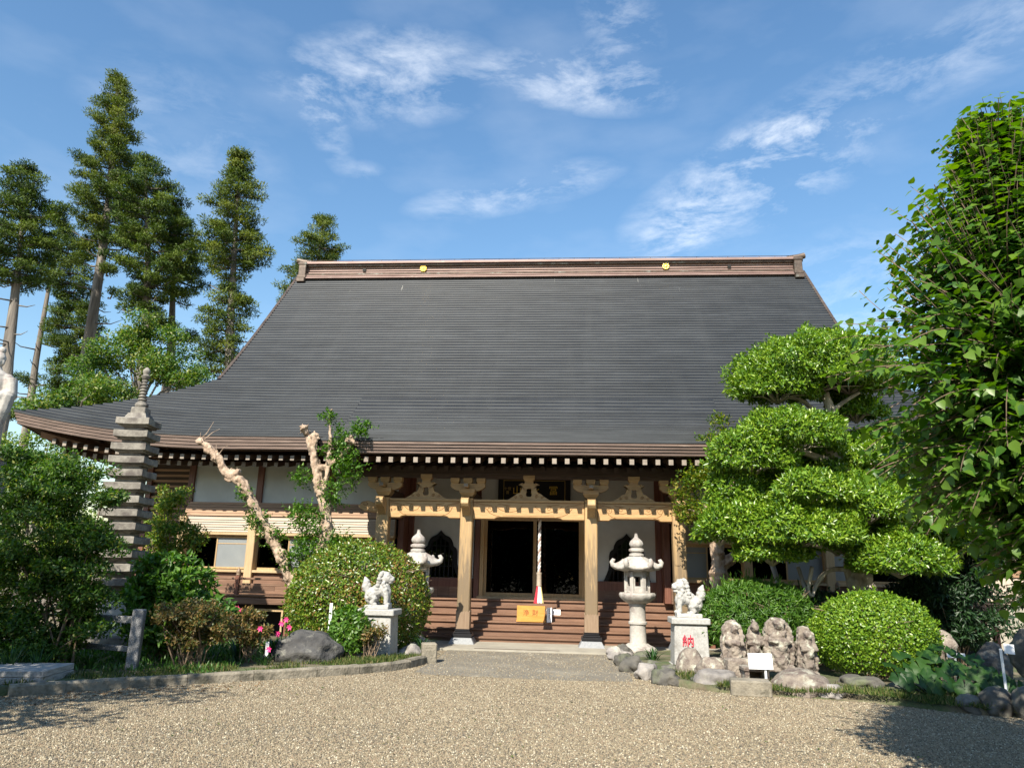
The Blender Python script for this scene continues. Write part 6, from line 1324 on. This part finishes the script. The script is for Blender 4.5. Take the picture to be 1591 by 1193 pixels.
cedar('lone conical cedar close to the roof slope', 17, [(357, 575), (358, 500), (362, 430), (366, 360), (370, 300), (372, 248)], .24, [(245, 372, 8), (270, 372, 28), (310, 368, 48), (350, 366, 56), (390, 362, 60), (415, 358, 46), (440, 358, 22), (480, 352, 42), (520, 345, 40), (560, 338, 38), (590, 330, 40)], 150, mat='lf_cedar_warm', extra=[(405, 395, 20, 12, 6), (385, 470, 16, 8, 4)])
cedar('twin trunked cedar at the far end by the robed statue', 15, [(8, 640), (14, 560), (24, 470), (30, 400), (36, 330), (42, 280)], .24, [(264, 40, 22), (290, 36, 50), (330, 36, 62), (370, 34, 66), (410, 26, 58), (440, 20, 46)], 170, twin=[(0, 640), (10, 540), (20, 470), (24, 420)], extra=[(90, 330, 20, 30, 8), (-20, 420, 30, 30, 8)], bare=10)
cedar('dark cedar with wide ragged crown behind the curled roof corner', 22, [(44, 650), (56, 560), (70, 480), (82, 410), (92, 360)], .22, [(352, 98, 10), (380, 104, 30), (420, 110, 44), (470, 116, 48), (520, 116, 46), (570, 112, 44), (620, 106, 46), (660, 100, 40)], 160, extra=[(40, 590, 16, 12, 5), (30, 640, 20, 14, 6)])
cedar('cedar top showing beside the ridge end of the roof', 24, [(470, 520), (490, 430), (503, 350)], .22, [(343, 503, 14), (360, 502, 34), (385, 498, 44), (420, 484, 44), (470, 450, 34)], 170, mat='lf_cedar_warm')
# bright broadleaf growth behind the hall ---------------------------------------------
def broad_tree(label, blobs, Y, stem, mat, per=170, L=.14, clump=.6, name='broadleaf_tree'):
    s = pxm(Y)*.95; C, R = [], []
    for px, py, rx, ry, m in blobs:
        p = V3(atY(px, py, Y))
        for i in range(m): d = rdir(1)[0]; C.append(p+d*np.array([rx/s, rx/s, ry/s])*RNG.random()**.4); R.append([clump*RNG.uniform(.7, 1.2)]*2+[clump*.55])
    C, R = np.array(C), np.array(R); q = V3(atY(*stem, Y)); t = thing(name, label, 'tree', (q[0], Y, 0), 'tall trees behind the hall'); b = MB()
    b.tube([(q[0], Y, -.3), q], [.22, .15], 8)
    for i in range(0, len(C), 7): m = q*.45+C[i]*.55+rdir(1)[0]*.25; b.tube([q+rdir(1)[0]*.1, m, C[i]], [.06, .035, .012], 5)
    b.build('trunk', M['bark_cedar'], t); P, D, Nn, d = clump_leaves(C, R, per, .8, .2, .3); n = len(P)
    leaves('crown', P, D, Nn, L*(.6+.7*NP.random(n)), L*.5*(.7+.6*NP.random(n)), M[mat], t, NP.random(n)*.75+.15+.15*np.repeat(NP.normal(size=len(C)), per)); return t
broad_tree('bright green broadleaf tree over the curled roof corner', [(190, 545, 60, 34, 34), (260, 560, 52, 44, 34), (150, 580, 45, 40, 22), (230, 510, 40, 18, 14), (290, 590, 30, 26, 14)], 12, (215, 640), 'lf_deep')
broad_tree('yellow green broadleaf tree low behind the curled roof corner', [(90, 625, 50, 26, 20), (170, 620, 60, 26, 20), (130, 600, 40, 24, 10), (60, 650, 40, 20, 10)], 10, (120, 650), 'lf_deep')
broad_tree('olive green tree low beside the robed statue', [(60, 705, 60, 30, 18), (20, 730, 50, 40, 16), (30, 800, 70, 50, 24), (110, 810, 60, 60, 24), (90, 880, 80, 40, 20), (0, 880, 60, 50, 16)], 4, (40, 880), 'lf_maple', L=.11, clump=.45)
for x, y, lab in ((18, 14, 'dark spreading tree behind the corrugated building'), (26, 10, 'dark spreading tree past the corrugated building')):
    b0 = np.array([x, y, 4.2]); C = b0+rdir(60)*np.array([3.2, 3., 2.6])*NP.random((60, 1))**.4; t = thing('broadleaf_tree', lab, 'tree', (x, y, 0), 'tall trees behind the hall'); b = MB(); b.tube([(x, y, -.2), (x, y, 3.), (x+.2, y, 5)], [.3, .22, .1], 8); b.build('trunk', M['bark_gray'], t)
    P, D, Nn, d = clump_leaves(C, np.repeat([[.8, .8, .6]], 60, 0), 90, .8, .2, .3); leaves('crown', P, D, Nn, .25, .12, M['lf_mid'], t)
# heart leaved tree close on the right --------------------------------------------------
def heart_tree():
    Y = -12.0; ax = V3(atY(1626, 700, Y)); tx = ax[0]; t = thing('heart_leaved_tree', 'leafy tree with glossy heart shaped leaves overhanging the right side', 'tree', (tx, Y, .05))
    zs = [1.5, 1.9, 2.4, 3.1, 3.8, 4.35, 4.8, 5.15]; rs = [.12, .32, .76, 1.02, .82, .52, .26, .05]
    b = MB(); b.tube([(tx, Y, -.1), (tx+.03, Y, 1.2), (tx-.02, Y, 2.6), (tx, Y, 4.2), (tx, Y, 5.3)], [.11, .09, .07, .04, .012], 10, jit=.2)
    P, D, Nn, T = [], [], [], []
    for i in range(1750):
        z = 1.6+3.5*RNG.random()**.9; R = float(np.interp(z, zs, rs)); a = RNG.random()*6.283; o = np.array([math.cos(a), math.sin(a), 0.]); r0 = R*RNG.uniform(.2, .75); top = smoothstep(2.6, 4.4, z)
        l = R*RNG.uniform(.3, .6)+RNG.choice((.10, .14, .30)); up = -.20+1.75*top+RNG.uniform(-.2, .3); pos = np.array([tx, Y, z])+o*r0; d = unit(o+np.array([0, 0, up])+NP.normal(size=3)*.25); pts = [pos]
        nl = int(l/.042); tw = RNG.random()*6
        for j in range(nl):
            d = unit(d+np.array([0, 0, .02 if top > .5 else -.035])+NP.normal(size=3)*.03); pos = pos+d*.042; pts.append(pos)
            sd = unit(np.cross(d, np.array([math.sin(tw+j*.4), math.cos(tw+j*.4), .9])))*(1 if j % 2 else -1); lf = unit(sd*.9+d*.45+np.array([0, 0, -.35])); P.append(pos+sd*.02); D.append(lf); Nn.append(unit(np.array([0, 0, 1.])+o*.25+NP.normal(size=3)*.35)); T.append(.25+.5*NP.random()+.4*(j/nl)*(.5+.5*top))
        b.tube([tuple(p) for p in pts[::3]+[pts[-1]]], [.0035]*(len(pts[::3]))+[.0015], 3)
        if i % 8 == 0: b.tube([(tx, Y, z-.2*R), np.array([tx, Y, z])+o*r0], [.022, .008], 5)
    for i in range(11000):
        z = 1.7+3.2*RNG.random(); R = float(np.interp(z, zs, rs))*.78; q = rdir(1)[0]; P.append(np.array([tx, Y, z])+q*np.array([R, R, .2])*RNG.random()**.4); D.append(unit(q+np.array([0, 0, -.4]))); Nn.append(unit(rdir(1)[0]*.5+np.array([0, 0, 1]))); T.append(.3*NP.random())  # inner leaves take dark tints: the crown's inner shade put into colour
    P, D, Nn, T = map(np.array, (P, D, Nn, T)); L = .088*(.5+.65*NP.random(len(P))); W = L*.80
    b.build('trunk', M['twig'], t)
    rel = P-CAM; zc = rel@_f; u = rel@_r/zc*FPX+PW/2; v = PH/2-rel@_u/zc*FPX; inv = (u > 1380) & (u < 1585) & (v > 150) & (v < 860); score = np.where(inv, L/zc, -1); big = np.argsort(-score)[:300]; rest = np.setdiff1d(np.arange(len(P)), big)
    cr = leaves('crown', P[rest], D[rest], Nn[rest], L[rest], W[rest], M['lf_heart'], t, T[rest], 'heart'); tag(cr, kind='stuff')
    for i in big: me = leaves('leaf', P[i:i+1], D[i:i+1], Nn[i:i+1], L[i:i+1], W[i:i+1], M['lf_heart'], t, T[i:i+1], 'heart')
heart_tree()
# evergreen standing beside the photographer's left: out of frame, it shades the left forecourt
def shade_tree(x, y, z, r, label, m=90, per=90, L=.16):
    t = thing('evergreen_tree', label, 'tree', (x, y, 0)); b = MB(); b.tube([(x, y, -.1), (x+.1, y, z*.5), (x, y, z)], [.2, .16, .08], 9)
    C = np.array([x, y, z])+rdir(m)*V3(r)*(NP.random((m, 1))**.4)
    for i in range(0, m, 4): b.tube([(x, y, z*.6), C[i]], [.06, .02], 4)
    b.build('trunk', M['bark_gray'], t); P, D, Nn, d = clump_leaves(C, np.repeat([[3.4*L, 3.4*L, 2.5*L]], m, 0), per, .7, .2, .3); leaves('crown', P, D, Nn, L, L*.45, M['lf_dark' if L > .2 else 'lf_mid'], t)
shade_tree(-7.35, -12.2, 4.1, (2.4, 2.5, 2.3), 'round evergreen tree beside the left edge of the forecourt')

# dark trees closing the precinct behind the photographer; the doors mirror them
for i, w in enumerate(('first', 'second', 'third', 'fourth', 'fifth', 'sixth', 'seventh', 'eighth', 'ninth', 'tenth', 'eleventh', 'twelfth')):
    shade_tree(-27+i*4.9, -37-2.5*((i*7) % 3), 4.4, (3.5, 2.6, 4.6), 'dark evergreen, %s from the corner of the hedge row facing the hall' % w, 120, 80, .55)
shade_tree(6.7, -10.7, 4.2, (1.6, 1.7, 1.6), 'round evergreen tree past the right edge of the forecourt', 60, 90)
# a few fallen leaves and weeds on the gravel
q = np.array([(RNG.uniform(-4, 6), RNG.uniform(-10.6, -6.6), .016) for _ in range(160)]); q = q[[not (inpoly(a[0], a[1], LBED) or inpoly(a[0], a[1], RBED)) for a in q]]
tag(leaves('fallen_leaves', q, unit(NP.normal(size=q.shape)*np.array([1, 1, .2])), unit(NP.normal(size=q.shape)*.3+np.array([0, 0, 1])), .04*NP.uniform(.5, 1.2, len(q)), .024, M['lf_grass']), 'a few yellow green leaves strewn on the gravel', 'leaves', kind='stuff')
shade_tree(-9.6, -11.6, 5.0, (1.9, 2.0, 2.0), 'tall evergreen tree behind the round one on the left of the forecourt', 80, 90)
